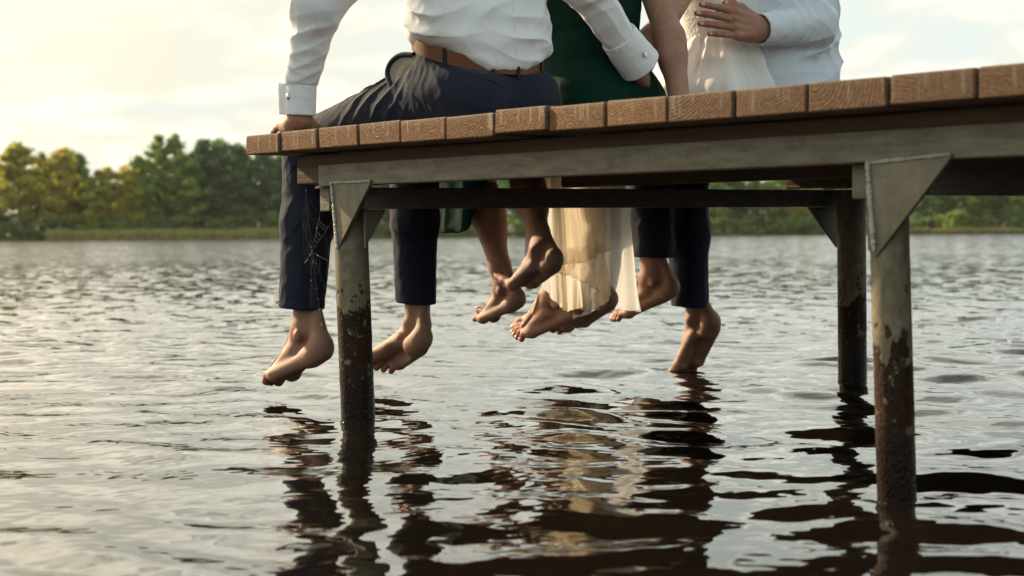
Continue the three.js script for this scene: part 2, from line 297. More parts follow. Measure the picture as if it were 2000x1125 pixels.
// wood
function woodMap(seed, W, H, tone) { return tex(W, H, (u, v) => {
  const s = fbm(u * 3 + seed, v * 46, seed * 1.7, 4), f = noise(u * 12 + seed, v * 190, 4), k = clamp(0.5 + 0.9 * s + 0.25 * f), d = sstep(0.25, 0.5, noise(u * 1.3 + 3 * seed, v * 11, 9));
  const c = mix3([0.17, 0.092, 0.048], [0.31, 0.185, 0.105], k); return mix3(c, [0.10, 0.06, 0.04], d * 0.5).map((x) => x * tone); }, true); }
const longGrain = woodMap(2.3, 512, 512, 0.52), darkGrain = woodMap(7.1, 512, 256, 0.40);
const grainBump = tex(512, 512, (u, v) => 0.5 + 0.5 * fbm(u * 4, v * 60, 2, 4), false);
const sideWood = new THREE.MeshStandardMaterial({ name: 'plank_wood', map: longGrain, bumpMap: grainBump, bumpScale: 0.002, roughness: 0.85 });
const joistWood = new THREE.MeshStandardMaterial({ name: 'joist_wood', map: darkGrain, bumpMap: grainBump, bumpScale: 0.003, roughness: 0.9 });
function endMaterial(seed) {                                            // growth rings, saw marks, cracks, pale runs on the sawn end of one plank
  const r = rng(seed * 101 + 9), cx = (r() - 0.5) * 0.16, cy = (r() < 0.5 ? -1 : 1) * (0.02 + 0.09 * r()), ringW = 0.0052 + 0.0030 * r(), drips = [], cuts = [], saw = (r() - 0.5) * 1.2, old = seed > 9 ? 0.55 : seed > 6 ? 0.3 : 0.1, tone = (seed > 9 ? 0.72 : 0.95) + 0.26 * (r() - 0.5);
  const nd = seed % 3 === 0 ? 2 : seed > 5 ? 6 : 3; for (let i = 0; i < nd; i++) drips.push([r(), 0.012 + 0.030 * r() * r(), 0.35 + 0.65 * r(), 0.55 + 0.6 * r()]);
  for (let i = 0; i < 7; i++) cuts.push([r(), r(), 0.03 + 0.08 * r(), (r() - 0.3) * 0.8, r()]);
  const W = 416, H = 130, ht = new Float32Array(W * H);
  const map = tex(W, H, (u, v) => {
    const x = (u - 0.5) * 0.145, y = (v - 0.5) * 0.045;
    const n1 = fbm(x * 60 + seed, y * 60, seed, 3), n2 = fbm(x * 420, y * 420, seed + 3, 3), n3 = noise(x * 1500, y * 1500, seed), n4 = fbm(x * 150, y * 150, seed + 11, 3);
    const d = Math.hypot(x - cx, y - cy) + 0.0030 * n1 + 0.0011 * n2, ph = d / ringW, fr = ph - Math.floor(ph), late = Math.pow(fr, 2.2);
    let k = 0.55 - 0.55 * late * clamp(0.7 + n1) + 0.35 * n1 + 0.65 * n4 + 0.5 * n2 + 0.3 * n3;
    k += 0.12 * noise((x + y * saw) * 330, 3, seed) ;
    let c = mix3([0.042, 0.014, 0.004], [0.43, 0.178, 0.046], clamp(k));
    let h = 0.5 + 0.2 * n2 + 0.25 * n3 - 0.25 * late;
    const top = sstep(0.62, 1.0, v + 0.12 * n1); c = mix3(c, [0.36, 0.27, 0.19], top * (0.5 + 0.4 * n2));
    for (const [du, dw, dl, ds] of drips) { const m = Math.exp(-Math.pow((u - du + 0.006 * noise(v * 9, seed, du * 40)) / dw, 2)) * sstep(1 - dl - 0.05, 1 - dl + 0.12, v) * ds * clamp(0.7 + 1.2 * n2 + 0.5 * n3); c = mix3(c, [0.60, 0.47, 0.34], clamp(m)); h += 0.1 * m; }
    for (const [qu, qv, ql, qs, qk] of cuts) { const t = clamp((u - qu) / ql), e = Math.abs((v - qv) - qs * (u - qu) * 1.2) / 0.035; if (u > qu && u < qu + ql && e < 1) { const m = (1 - e) * Math.sin(3.1416 * t); if (qk > 0.4) { c = mix3(c, [0.62, 0.46, 0.32], m * 0.8); h += 0.2 * m; } else { c = mix3(c, [0.05, 0.022, 0.012], m * 0.9); h -= 0.35 * m; } } }
    const an = Math.atan2(y - cy, x - cx), crk = sstep(0.93, 0.99, noise(an * 26 + seed * 5, seed, d * 12)); c = mix3(c, [0.05, 0.022, 0.012], crk * 0.7); h -= crk * 0.3;
    c = mix3(c, [0.22, 0.118, 0.058].map((q) => q * (0.55 + 0.7 * clamp(k))), old).map((q) => q * tone);
    ht[Math.min(H - 1, Math.floor(v * H)) * W + Math.min(W - 1, Math.floor(u * W))] = h;
    return c;
  }, true, false);
  const bump = tex(W, H, (u, v) => ht[Math.floor(v * H) * W + Math.floor(u * W)], false, false);
  return new THREE.MeshStandardMaterial({ name: 'plank_end', map, bumpMap: bump, bumpScale: 0.007, roughness: 0.88 });
}
const endMats = [...Array(15).keys()].map((i) => endMaterial(i + 1));
function timber(w, h, d, seed, rad = 0.0035, wobble = 0.0014) {           // a sawn timber along z: slot 0 its ends, slot 1 its long faces
  let g = new RoundedBoxGeometry(w, h, d, 2, rad); if (g.index) g = g.toNonIndexed();
  const p = g.attributes.position, n = g.attributes.normal, uv = g.attributes.uv, ends = [], longs = [];
  for (let i = 0; i < p.count; i += 3) {
    const nz = (n.getZ(i) + n.getZ(i + 1) + n.getZ(i + 2)) / 3, nx = (n.getX(i) + n.getX(i + 1) + n.getX(i + 2)) / 3, end = Math.abs(nz) > 0.72;
    (end ? ends : longs).push(i);
    for (let k = i; k < i + 3; k++) {
      if (end) uv.setXY(k, p.getX(k) / w + 0.5, p.getY(k) / h + 0.5); else uv.setXY(k, p.getZ(k) * 0.6 + seed * 0.37, (Math.abs(nx) > 0.7 ? p.getY(k) : p.getX(k)) * 1.6 + seed * 0.213);
    }
  }
  const out = new THREE.BufferGeometry(), order = [...ends, ...longs];
  for (const [name, size] of [['position', 3], ['normal', 3], ['uv', 2]]) { const a = g.attributes[name].array, b = new Float32Array(order.length * 3 * size); order.forEach((s, k) => b.set(a.subarray(s * size, (s + 3) * size), k * 3 * size)); out.setAttribute(name, new THREE.BufferAttribute(b, size)); }
  const q = out.attributes.position;
  for (let i = 0; i < q.count; i++) { const x = q.getX(i), y = q.getY(i), z = q.getZ(i), s = seed * 7.3; q.setXYZ(i, x + wobble * noise(x * 40 + s, y * 40, z * 3), y + wobble * noise(x * 40, y * 40 + s, z * 3 + 5), z + wobble * 1.3 * noise(x * 55, y * 55 + s, 9) - (Math.abs(z) > 0.9 && Math.abs(Math.abs(y) - h / 2) < 0.006 ? Math.sign(z) * 0.003 * Math.max(0, noise(x * 70 + s, y * 20, 4)) : 0)); }
  out.addGroup(0, ends.length * 3, 0); out.addGroup(ends.length * 3, longs.length * 3, 1);
  return out;
}
{
  const starts = [0, 0.148, 0.3, 0.455, 0.606, 0.758, 0.911, 1.062, 1.215, 1.365, 1.517, 1.667, 1.821, 1.971];
  const tops = [0, 0.002, 0.003, 0.003, 0.001, 0.0, 0.005, 0.002, 0.002, 0.001, 0.001, 0.001, 0.002, 0.002];
  const r = rng(12), shared = [0, 1, 2].map((k) => timber(0.1445, 0.045, 1.9, 40 + k));
  for (let i = 0; i < 40; i++) {
    const a0 = starts[i] ?? 1.971 + 0.1512 * (i - 13), w = i === 0 ? 0.1405 : i === 3 ? 0.1445 : 0.1452 + 0.002 * (r() - 0.5);
    const g = i < 14 ? timber(w, 0.045 + 0.0015 * (r() - 0.5), 1.9, i + 1) : shared[i % 3];
    const m = part('plank', g, [endMats[i % 15], sideWood], jetty);
    m.position.copy(L3(a0 + w / 2, (tops[i] ?? 0.001) - 0.0225, 0.95 + 0.004 * (r() - 0.5) + (i === 6 ? -0.004 : 0)));
    m.rotation.z = 0.006 * (r() - 0.5); m.rotation.y = 0.0025 * (r() - 0.5);
  }
  // joists under the planks
  for (const [b, a0, h] of [[0.123, 0.058, 0.067], [0.925, 0.08, 0.07], [1.823, 0.078, 0.07]]) {
    const len = 6.0 - a0, g = timber(0.046, h, len, 60 + b * 10, 0.004, 0.002);
    const m = part('joist', g, [endMats[Math.round(b * 7)], joistWood], jetty); m.rotation.y = Math.PI / 2; m.position.copy(L3(a0 + len / 2, -0.0475 - h / 2, b));
  }
}
// painted steel
const paint = tex(1024, 256, (u, v) => {
  const n = fbm(u * 20, v * 3.2, 1, 4), n2 = fbm(u * 110, v * 18, 4, 4), st = fbm(u * 46, v * 2.2, 8, 3);
  let c = mix3([0.066, 0.056, 0.033], [0.205, 0.178, 0.120], clamp(0.5 + 0.75 * n + 0.25 * n2)); c = mix3(c, [0.10, 0.070, 0.036], sstep(0.12, 0.5, st) * 0.7);
  const s = noise(u * 170, v * 26, 3), q = sstep(0.62, 0.72, s + 0.15 * n2); c = mix3(c, [0.075, 0.030, 0.014], q * 0.9);
  const pale = sstep(0.55, 0.75, noise(u * 120 + 40, v * 19, 8)); c = mix3(c, [0.27, 0.24, 0.18], pale * 0.5);
  const edge = sstep(0.10, 0.0, v + 0.05 * n2) * 0.7; return mix3(c, [0.10, 0.05, 0.03], edge); }, true);
const paintBump = tex(1024, 256, (u, v) => 0.5 + 0.3 * fbm(u * 80, v * 13, 6, 4) - 0.3 * sstep(0.6, 0.75, noise(u * 170, v * 26, 3)), false);
const steel = new THREE.MeshStandardMaterial({ name: 'painted_steel', map: paint, bumpMap: paintBump, bumpScale: 0.0016, roughness: 0.62, metalness: 0.0 });
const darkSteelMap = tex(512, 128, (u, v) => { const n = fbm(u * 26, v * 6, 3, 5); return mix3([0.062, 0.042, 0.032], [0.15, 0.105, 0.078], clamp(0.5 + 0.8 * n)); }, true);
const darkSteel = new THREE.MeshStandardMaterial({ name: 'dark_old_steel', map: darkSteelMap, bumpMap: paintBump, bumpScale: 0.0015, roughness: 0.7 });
const weldMat = new THREE.MeshStandardMaterial({ name: 'weld', color: new THREE.Color().setRGB(0.30, 0.30, 0.255), roughness: 0.5 });
function bar(len, h, t, seed, rad = 0.003) {                            // steel bar along x with uv in metres
  const g = new RoundedBoxGeometry(len, h, t, 2, rad), p = g.attributes.position, uv = g.attributes.uv, n = g.attributes.normal;
  for (let i = 0; i < p.count; i++) uv.setXY(i, (p.getX(i) + seed) / 1.6, Math.abs(n.getY(i)) > 0.7 ? 0.5 + p.getZ(i) : p.getY(i) / h + 0.5);
  return g;
}
{
  const angle = (seed) => { const f = bar(5.75, 0.049, 0.006, seed, 0.002), g = bar(5.75, 0.006, 0.046, seed + 0.3, 0.002); g.translate(0, -0.0215, -0.025); return mergeGeometries([f, g]); };
  const m = part('side_beam', angle(0.4), steel, jetty); m.position.copy(L3(0.163 + 2.875, -0.0965, 0.093));
  const f = part('side_beam', bar(5.7, 0.049, 0.02, 1.9), darkSteel, jetty); f.position.copy(L3(0.17 + 2.85, -0.0965, 1.865));
  for (const a of [0.132, 1.668]) { const br = part('bracket', bar(0.040, 0.056, 0.007, a), steel, jetty); br.position.copy(L3(a, -0.149, 0.13)); }
}
function post(a, b, aTop, bTop, r, line, seed, tone) {                  // paint above a ragged line, crusted rust below, wet at the water
  const len = 1.0, top = -0.128, W = 512, H = 512, hgt = new Float32Array(W * H);
  const map = tex(W, H, (u, v) => {
    const c0 = top - len * (1 - v), ang = u * 6.2832, X = Math.cos(ang), Y = Math.sin(ang);
    const rag = 0.085 * fbm(X * 0.9 + seed, Y * 0.9, c0 * 12, 4) + 0.016 * noise(X * 4 + seed, Y * 4, c0 * 70) + 0.006 * noise(X * 13, Y * 13, c0 * 300);
    const n = fbm(X * 2, Y * 2 + seed, c0 * 42, 5), n2 = fbm(X * 7, Y * 7, c0 * 150, 4);
    const paintC = mix3(mix3([0.105, 0.085, 0.052], [0.225, 0.192, 0.130], clamp(0.5 + 0.9 * n)), [0.085, 0.048, 0.024], sstep(0.30, 0.55, n2 + 0.3 * n) * 0.75);
    let rust = mix3([0.012, 0.0065, 0.0045], [0.055, 0.025, 0.013], clamp(0.4 + 0.9 * n2)); rust = mix3(rust, [0.15, 0.068, 0.030], sstep(0.3, 0.65, n) * 0.5);
    const below = sstep(-0.004, 0.004, line + rag - c0), patch = sstep(0.26, 0.31, fbm(X * 1.5 + 7 + seed, Y * 1.5, c0 * 36, 4)) * sstep(-0.6, -0.5, c0);
    const flake = sstep(0.40, 0.44, fbm(X * 1.8 + 3, Y * 1.8 + seed, c0 * 40, 4) + 0.5 * sstep(line + 0.16, line, c0) - 0.22), k = Math.max(below * (1 - patch), flake * 0.85), wet = sstep(-0.52, -0.58, c0 + 0.02 * n);
    rust = mix3(rust, rust.map((x) => x * 0.42), wet);
    hgt[Math.min(H - 1, Math.floor(v * H)) * W + Math.min(W - 1, Math.floor(u * W))] = k > 0.5 ? 0.30 + 0.35 * n2 + 0.12 * noise(X * 18, Y * 18, c0 * 420) : 0.62 + 0.05 * n2;
    return mix3(paintC, rust, k).map((x) => x * tone);
  }, true);
  const bump = tex(W, H, (u, v) => hgt[Math.floor(v * H) * W + Math.floor(u * W)], false);
  const rough = tex(64, 256, (u, v) => { const c0 = top - len * (1 - v); return [1, mix(0.62, 0.25, sstep(-0.5, -0.58, c0)), 1]; }, false);
  const g = new THREE.CylinderGeometry(r, r, len, 48, 70, true), p = g.attributes.position;
  for (let i = 0; i < p.count; i++) { const y = p.getY(i), t = 0.5 - y / len, x = p.getX(i), z = p.getZ(i), c0 = top - len * t, rustK = sstep(line + 0.01, line - 0.04, c0), k = 1 + rustK * (0.035 * fbm(x * 60, c0 * 40, z * 60 + seed, 3)); p.setXYZ(i, x * k, y, z * k); }
  g.computeVertexNormals();
  const mt = new THREE.MeshPhysicalMaterial({ name: 'post_' + seed, specularIntensity: 0.22, map, bumpMap: bump, bumpScale: 0.004, roughnessMap: rough, roughness: 1 });
  const A = L3(aTop, top, bTop), B = L3(a, top - len, b), dir = A.clone().sub(B).normalize();
  const m = part('post', g, mt, jetty); m.position.copy(A.clone().addScaledVector(dir, -len / 2)); m.quaternion.setFromUnitVectors(new THREE.Vector3(0, 1, 0), dir); m.rotateY(seed);
  return m;
}
post(0.274, 0.127, 0.2315, 0.127, 0.0385, -0.405, 2.1, 1);
post(1.755, 0.120, 1.7236, 0.120, 0.0305, -0.412, 4.6, 1);
post(0.39, 1.72, 0.386, 1.72, 0.040, -0.435, 6.2, 0.85);
post(1.9, 1.72, 1.89, 1.72, 0.038, -0.43, 1.3, 0.85);
post(3.25, 0.125, 3.22, 0.125, 0.035, -0.40, 3.3, 1);
post(3.4, 1.72, 3.39, 1.72, 0.036, -0.43, 5.3, 0.85);
function plate(pts, t, z0, mat, seed) {                                 // flat plate in the a-c plane (or b-c when turned), extruded t
  const s = new THREE.Shape(pts.map(([x, y]) => new THREE.Vector2(x, y)));
  const g = new THREE.ExtrudeGeometry(s, { depth: t - 0.0024, bevelEnabled: true, bevelThickness: 0.0012, bevelSize: 0.0012, bevelOffset: -0.0012, bevelSegments: 2 });
  const p = g.attributes.position, uv = g.attributes.uv; for (let i = 0; i < p.count; i++) uv.setXY(i, (p.getX(i) + seed) / 1.6, p.getY(i) * 3 + 0.9);
  return g;
}
function bead(from, to, r, n, seed, parent) {                           // lumpy weld bead
  const q = rng(seed), gs = []; for (let i = 0; i < n; i++) { const t = i / (n - 1), s = new THREE.SphereGeometry(r * (0.75 + 0.55 * q()), 8, 6); s.scale(1, 1.15, 0.75); s.translate(mix(from[0], to[0], t) + r * 0.3 * (q() - 0.5), mix(from[1], to[1], t) + r * 0.3 * (q() - 0.5), from[2]); gs.push(s); }
  return part('weld_bead', mergeGeometries(gs), weldMat, parent);
}
{
  for (const [pts, b, t, v0, h0, seed] of [
    [[[0.222, -0.1135], [0.377, -0.1135], [0.2435, -0.262]], 0.086, 0.008, [[0.2235, -0.116], [0.2425, -0.258]], [[0.225, -0.1140], [0.372, -0.1140]], 3],
    [[[1.708, -0.1225], [1.866, -0.1135], [1.866, -0.1175], [1.7265, -0.268], [1.7105, -0.257]], 0.086, 0.008, [[1.7125, -0.124], [1.724, -0.258]], [[1.712, -0.1222], [1.862, -0.1145]], 5],
  ]) {
    const m = part('gusset_plate', plate(pts, t, 0, steel, seed), steel, jetty); m.position.copy(L3(0, 0, b + t)).sub(new THREE.Vector3(0, 0, 0)); m.position.z = -(b + t) + 0.0012;
    bead([v0[0][0], v0[0][1], t], [v0[1][0], v0[1][1], t], 0.0042, 34, seed, m); bead([h0[0][0], h0[0][1], t], [h0[1][0], h0[1][1], t], 0.0030, 36, seed + 1, m);
  }
  // cross beams between the post pairs with dark gussets below
  for (const [a, b0, b1] of [[0.312, 0.10, 1.80], [1.80, 0.10, 1.80], [3.3, 0.10, 1.80]]) {
    const m = part('cross_beam', bar(b1 - b0, 0.047, 0.04, a), darkSteel, jetty); m.rotation.y = Math.PI / 2; m.position.copy(L3(a, -0.1505, (b0 + b1) / 2));
    for (const [pb, s] of [[b0 + 0.012, 1], [b1 - 0.052, -1]]) {
      if (s > 0 && a > 1 && a < 2) continue;
      const q = s > 0 ? [[0, 0], [0.058, 0], [0, -0.085]] : [[0, 0], [0, -0.115], [-0.125, 0]];
      const w = part('gusset_plate', plate(q, 0.008, 0, darkSteel, a), darkSteel, jetty); w.rotation.y = Math.PI / 2; w.position.copy(L3(a - 0.004, -0.175, pb));
    }
  }
}
// splinter of wood caught under the joist end
{ const m = part('splinter', bar(0.032, 0.006, 0.012, 0.2, 0.0015), new THREE.MeshStandardMaterial({ color: new THREE.Color().setRGB(0.42, 0.29, 0.18), roughness: 0.8 }), jetty); m.position.copy(L3(0.135, -0.1205, 0.115)); m.rotation.z = 0.12; }

// ───────────────────────── smooth solids: distance fields meshed with surface nets ─────────────────────────
const add3 = (a, b, s = 1) => [a[0] + b[0] * s, a[1] + b[1] * s, a[2] + b[2] * s], sub3 = (a, b) => [a[0] - b[0], a[1] - b[1], a[2] - b[2]];
const dot3 = (a, b) => a[0] * b[0] + a[1] * b[1] + a[2] * b[2], cross3 = (a, b) => [a[1] * b[2] - a[2] * b[1], a[2] * b[0] - a[0] * b[2], a[0] * b[1] - a[1] * b[0]];
const norm3 = (a) => { const l = Math.hypot(...a) || 1; return [a[0] / l, a[1] / l, a[2] / l]; }, lerp3 = (a, b, t) => [mix(a[0], b[0], t), mix(a[1], b[1], t), mix(a[2], b[2], t)];
const smin = (a, b, k) => { const h = k - Math.abs(a - b); return h <= 0 ? Math.min(a, b) : Math.min(a, b) - (h * h) / (4 * k); };
const smax = (a, b, k) => -smin(-a, -b, k);
// a primitive: [distance function, centre, reach]
function cone(a, b, ra, rb) { const d = sub3(b, a), bb = dot3(d, d) || 1e-9, c = lerp3(a, b, 0.5), [ax, ay, az] = a, [dx, dy, dz] = d;
  return [(x, y, z) => { const px = x - ax, py = y - ay, pz = z - az; let t = (px * dx + py * dy + pz * dz) / bb; t = t < 0 ? 0 : t > 1 ? 1 : t; const qx = px - dx * t, qy = py - dy * t, qz = pz - dz * t; return Math.sqrt(qx * qx + qy * qy + qz * qz) - (ra + (rb - ra) * t); }, c, Math.sqrt(bb) / 2 + Math.max(ra, rb)]; }
function ell(c, r, ax = [1, 0, 0], ay = [0, 1, 0], az = [0, 0, 1]) { const m = Math.min(...r);
  return [(x, y, z) => { const px = x - c[0], py = y - c[1], pz = z - c[2]; const a = (px * ax[0] + py * ax[1] + pz * ax[2]) / r[0], b = (px * ay[0] + py * ay[1] + pz * ay[2]) / r[1], e = (px * az[0] + py * az[1] + pz * az[2]) / r[2]; const k0 = Math.sqrt(a * a + b * b + e * e), k1 = Math.sqrt((a / r[0]) ** 2 + (b / r[1]) ** 2 + (e / r[2]) ** 2); return k1 < 1e-6 ? -m : k0 * (k0 - 1) / k1; }, c, Math.max(...r)]; }
function box(c, h, rad) { return [(x, y, z) => { const qx = Math.abs(x - c[0]) - h[0] + rad, qy = Math.abs(y - c[1]) - h[1] + rad, qz = Math.abs(z - c[2]) - h[2] + rad; return Math.hypot(Math.max(qx, 0), Math.max(qy, 0), Math.max(qz, 0)) + Math.min(Math.max(qx, qy, qz), 0) - rad; }, c, Math.hypot(...h)]; }
// a trunk of elliptical sections: rows [y, x, z, rx, rz]
function trunk(rows) { const n = rows.length, y0 = rows[0][0], y1 = rows[n - 1][0]; const c = [rows[n >> 1][1], (y0 + y1) / 2, rows[n >> 1][2]];
  return [(x, y, z) => { let i = 0; while (i < n - 2 && y > rows[i + 1][0]) i++; const A = rows[i], B = rows[i + 1]; let t = clamp((y - A[0]) / (B[0] - A[0])); t = t * t * (3 - 2 * t); const rx = mix(A[3], B[3], t), rz = mix(A[4], B[4], t), px = (x - mix(A[1], B[1], t)) / rx, pz = (z - mix(A[2], B[2], t)) / rz; const q = Math.pow(Math.pow(Math.abs(px), 2.4) + Math.pow(Math.abs(pz), 2.4), 1 / 2.4); return smax((q - 1) * Math.min(rx, rz), Math.max(y0 - y, y - y1), 0.03); }, c, Math.max(y1 - y0, 0.5)]; }
class Solid {
  constructor(k = 0.02) { this.k = k; this.list = []; this.mods = []; }
  add(p, k = this.k) { this.list.push(p instanceof Solid ? [(x, y, z) => p.at(x, y, z), null, 0, k] : [p[0], p[1], p[2], k]); return this; }
  mod(f) { this.mods.push(f); return this; }
  at(x, y, z) {
    let d = 1e3; const L = this.list;
    for (let i = 0; i < L.length; i++) { const [f, c, r, k] = L[i]; if (c !== null) { const q = Math.hypot(x - c[0], y - c[1], z - c[2]) - r; if (q > d + k) continue; if (q > 0.25) { d = Math.min(d, q); continue; } } d = smin(d, f(x, y, z), k); }
    for (let i = 0; i < this.mods.length; i++) d = this.mods[i](d, x, y, z);
    return d;
  }
}
function mesh(solid, lo, hi, h, { color, uv, slack = 0.02 } = {}) {
  const f = (x, y, z) => solid.at(x, y, z), B = 4, n = [0, 1, 2].map((i) => Math.ceil((hi[i] - lo[i]) / h / B) * B), [nx, ny, nz] = n, X = nx + 1, Y = ny + 1, Z = nz + 1;
  const v = new Float32Array(X * Y * Z).fill(NaN), half = 0.5 * B * h * 1.7321, live = new Uint8Array((nx / B) * (ny / B) * (nz / B));
  for (let k = 0, q = 0; k < nz; k += B) for (let j = 0; j < ny; j += B) for (let i = 0; i < nx; i += B, q++) {
    const d = f(lo[0] + (i + B / 2) * h, lo[1] + (j + B / 2) * h, lo[2] + (k + B / 2) * h);
    if (Math.abs(d) > half * 1.3 + slack) { for (let c = k; c < k + B; c++) for (let b = j; b < j + B; b++) for (let a = i; a < i + B; a++) { const o = (c * Y + b) * X + a; if (Number.isNaN(v[o])) v[o] = d; } continue; }
    live[q] = 1;
    for (let c = k; c <= k + B; c++) for (let b = j; b <= j + B; b++) for (let a = i; a <= i + B; a++) { const o = (c * Y + b) * X + a; v[o] = f(lo[0] + a * h, lo[1] + b * h, lo[2] + c * h); }
  }
  for (let c = 0; c < Z; c++) for (let b = 0; b < Y; b++) for (let a = 0; a < X; a++) { const o = (c * Y + b) * X + a; if (a === 0 || b === 0 || c === 0 || a === nx || b === ny || c === nz) v[o] = Math.max(Number.isNaN(v[o]) ? 1 : v[o], h * 0.3); else if (Number.isNaN(v[o])) v[o] = 1; }
  const id = new Int32Array(nx * ny * nz).fill(-1), pos = [], off = [0, 1, X, X + 1, X * Y, X * Y + 1, X * Y + X, X * Y + X + 1];
  const E = [[0, 1], [2, 3], [4, 5], [6, 7], [0, 2], [1, 3], [4, 6], [5, 7], [0, 4], [1, 5], [2, 6], [3, 7]], S = new Float64Array(8);
  for (let c = 0; c < nz; c++) for (let b = 0; b < ny; b++) for (let a = 0; a < nx; a++) {
    const o = (c * Y + b) * X + a; let m = 0; for (let q = 0; q < 8; q++) { S[q] = v[o + off[q]]; if (S[q] < 0) m++; } if (m === 0 || m === 8) continue;
    let x = 0, y = 0, z = 0, w = 0; for (const [p, q] of E) if ((S[p] < 0) !== (S[q] < 0)) { const t = S[p] / (S[p] - S[q]); x += mix(p & 1, q & 1, t); y += mix((p >> 1) & 1, (q >> 1) & 1, t); z += mix(p >> 2, q >> 2, t); w++; }
    id[(c * ny + b) * nx + a] = pos.length / 3; pos.push(lo[0] + (a + x / w) * h, lo[1] + (b + y / w) * h, lo[2] + (c + z / w) * h);
  }
  const idx = [], I = (a, b, c) => id[(c * ny + b) * nx + a], quad = (p, q, r, s, flip) => { if (flip) idx.push(p, r, q, p, s, r); else idx.push(p, q, r, p, r, s); };
  for (let c = 1; c < nz; c++) for (let b = 1; b < ny; b++) for (let a = 1; a < nx; a++) {
    const o = (c * Y + b) * X + a, s = v[o] < 0;
    if (s !== v[o + 1] < 0) quad(I(a, b - 1, c - 1), I(a, b, c - 1), I(a, b, c), I(a, b - 1, c), !s);
    if (s !== v[o + X] < 0) quad(I(a - 1, b, c - 1), I(a - 1, b, c), I(a, b, c), I(a, b, c - 1), !s);
    if (s !== v[o + X * Y] < 0) quad(I(a - 1, b - 1, c), I(a, b - 1, c), I(a, b, c), I(a - 1, b, c), !s);
  }
  const N = pos.length / 3, nor = new Float32Array(N * 3), e = h * 0.5, col = color ? new Float32Array(N * 3) : null, uvs = new Float32Array(N * 2);
  for (let i = 0; i < N; i++) {
    const x = pos[i * 3], y = pos[i * 3 + 1], z = pos[i * 3 + 2];
    let a = f(x + e, y, z) - f(x - e, y, z), b = f(x, y + e, z) - f(x, y - e, z), c = f(x, y, z + e) - f(x, y, z - e); const l = Math.hypot(a, b, c) || 1;
    a /= l; b /= l; c /= l; nor[i * 3] = a; nor[i * 3 + 1] = b; nor[i * 3 + 2] = c;
    if (col) col.set(color(x, y, z, a, b, c), i * 3);
    const q = uv ? uv(x, y, z) : [x, y]; uvs[i * 2] = q[0]; uvs[i * 2 + 1] = q[1];
  }
  const g = new THREE.BufferGeometry(); g.setAttribute('position', new THREE.Float32BufferAttribute(pos, 3)); g.setAttribute('normal', new THREE.BufferAttribute(nor, 3)); g.setAttribute('uv', new THREE.BufferAttribute(uvs, 2)); if (col) g.setAttribute('color', new THREE.BufferAttribute(col, 3)); g.setIndex(idx);
  return g;
}
function boundsOf(pts, pad) { const lo = [1e9, 1e9, 1e9], hi = [-1e9, -1e9, -1e9]; for (const p of pts) for (let i = 0; i < 3; i++) { lo[i] = Math.min(lo[i], p[i] - pad); hi[i] = Math.max(hi[i], p[i] + pad); } return [lo, hi]; }
// cloth creases: each is a set of ridges across `dir`, warped by noise and faded out from `c` by `r`
function creases(list) {
  return (d, x, y, z) => {
    if (d > 0.06 || d < -0.06) return d;
    let s = 0;
    for (const q of list) {
      const dx = x - q.c[0], dy = y - q.c[1], dz = z - q.c[2], e = (dx * dx + dy * dy + dz * dz) / (q.r * q.r); if (e > 4) continue;
      const w = noise(x * q.w + q.s, y * q.w, z * q.w), t = (dx * q.d[0] + dy * q.d[1] + dz * q.d[2]) / q.l + w * q.a + q.s;
      const rg = 1 - Math.abs(2 * (t - Math.floor(t)) - 1); s += q.h * (Math.pow(rg, 2.1) * 1.15 - 0.38) * Math.exp(-e * 1.4) * (0.65 + 0.7 * noise(x * 9 + q.s * 3, y * 9, z * 9));
    }
    return d - s;
  };
}
const crease = (c, r, d, l, h, a = 0.7, w = 8, s = 0) => ({ c, r, d: norm3(d), l, h, a, w, s });
const rumple = (amp, fx, fy, fz, s = 0) => (d, x, y, z) => (Math.abs(d) > 0.05 ? d : d - amp * (1 - 2 * Math.abs(noise(x * fx + s, y * fy, z * fz))) - amp * 0.5 * noise(x * fx * 2.1, y * fy * 2.1 + s, z * fz * 2.1));

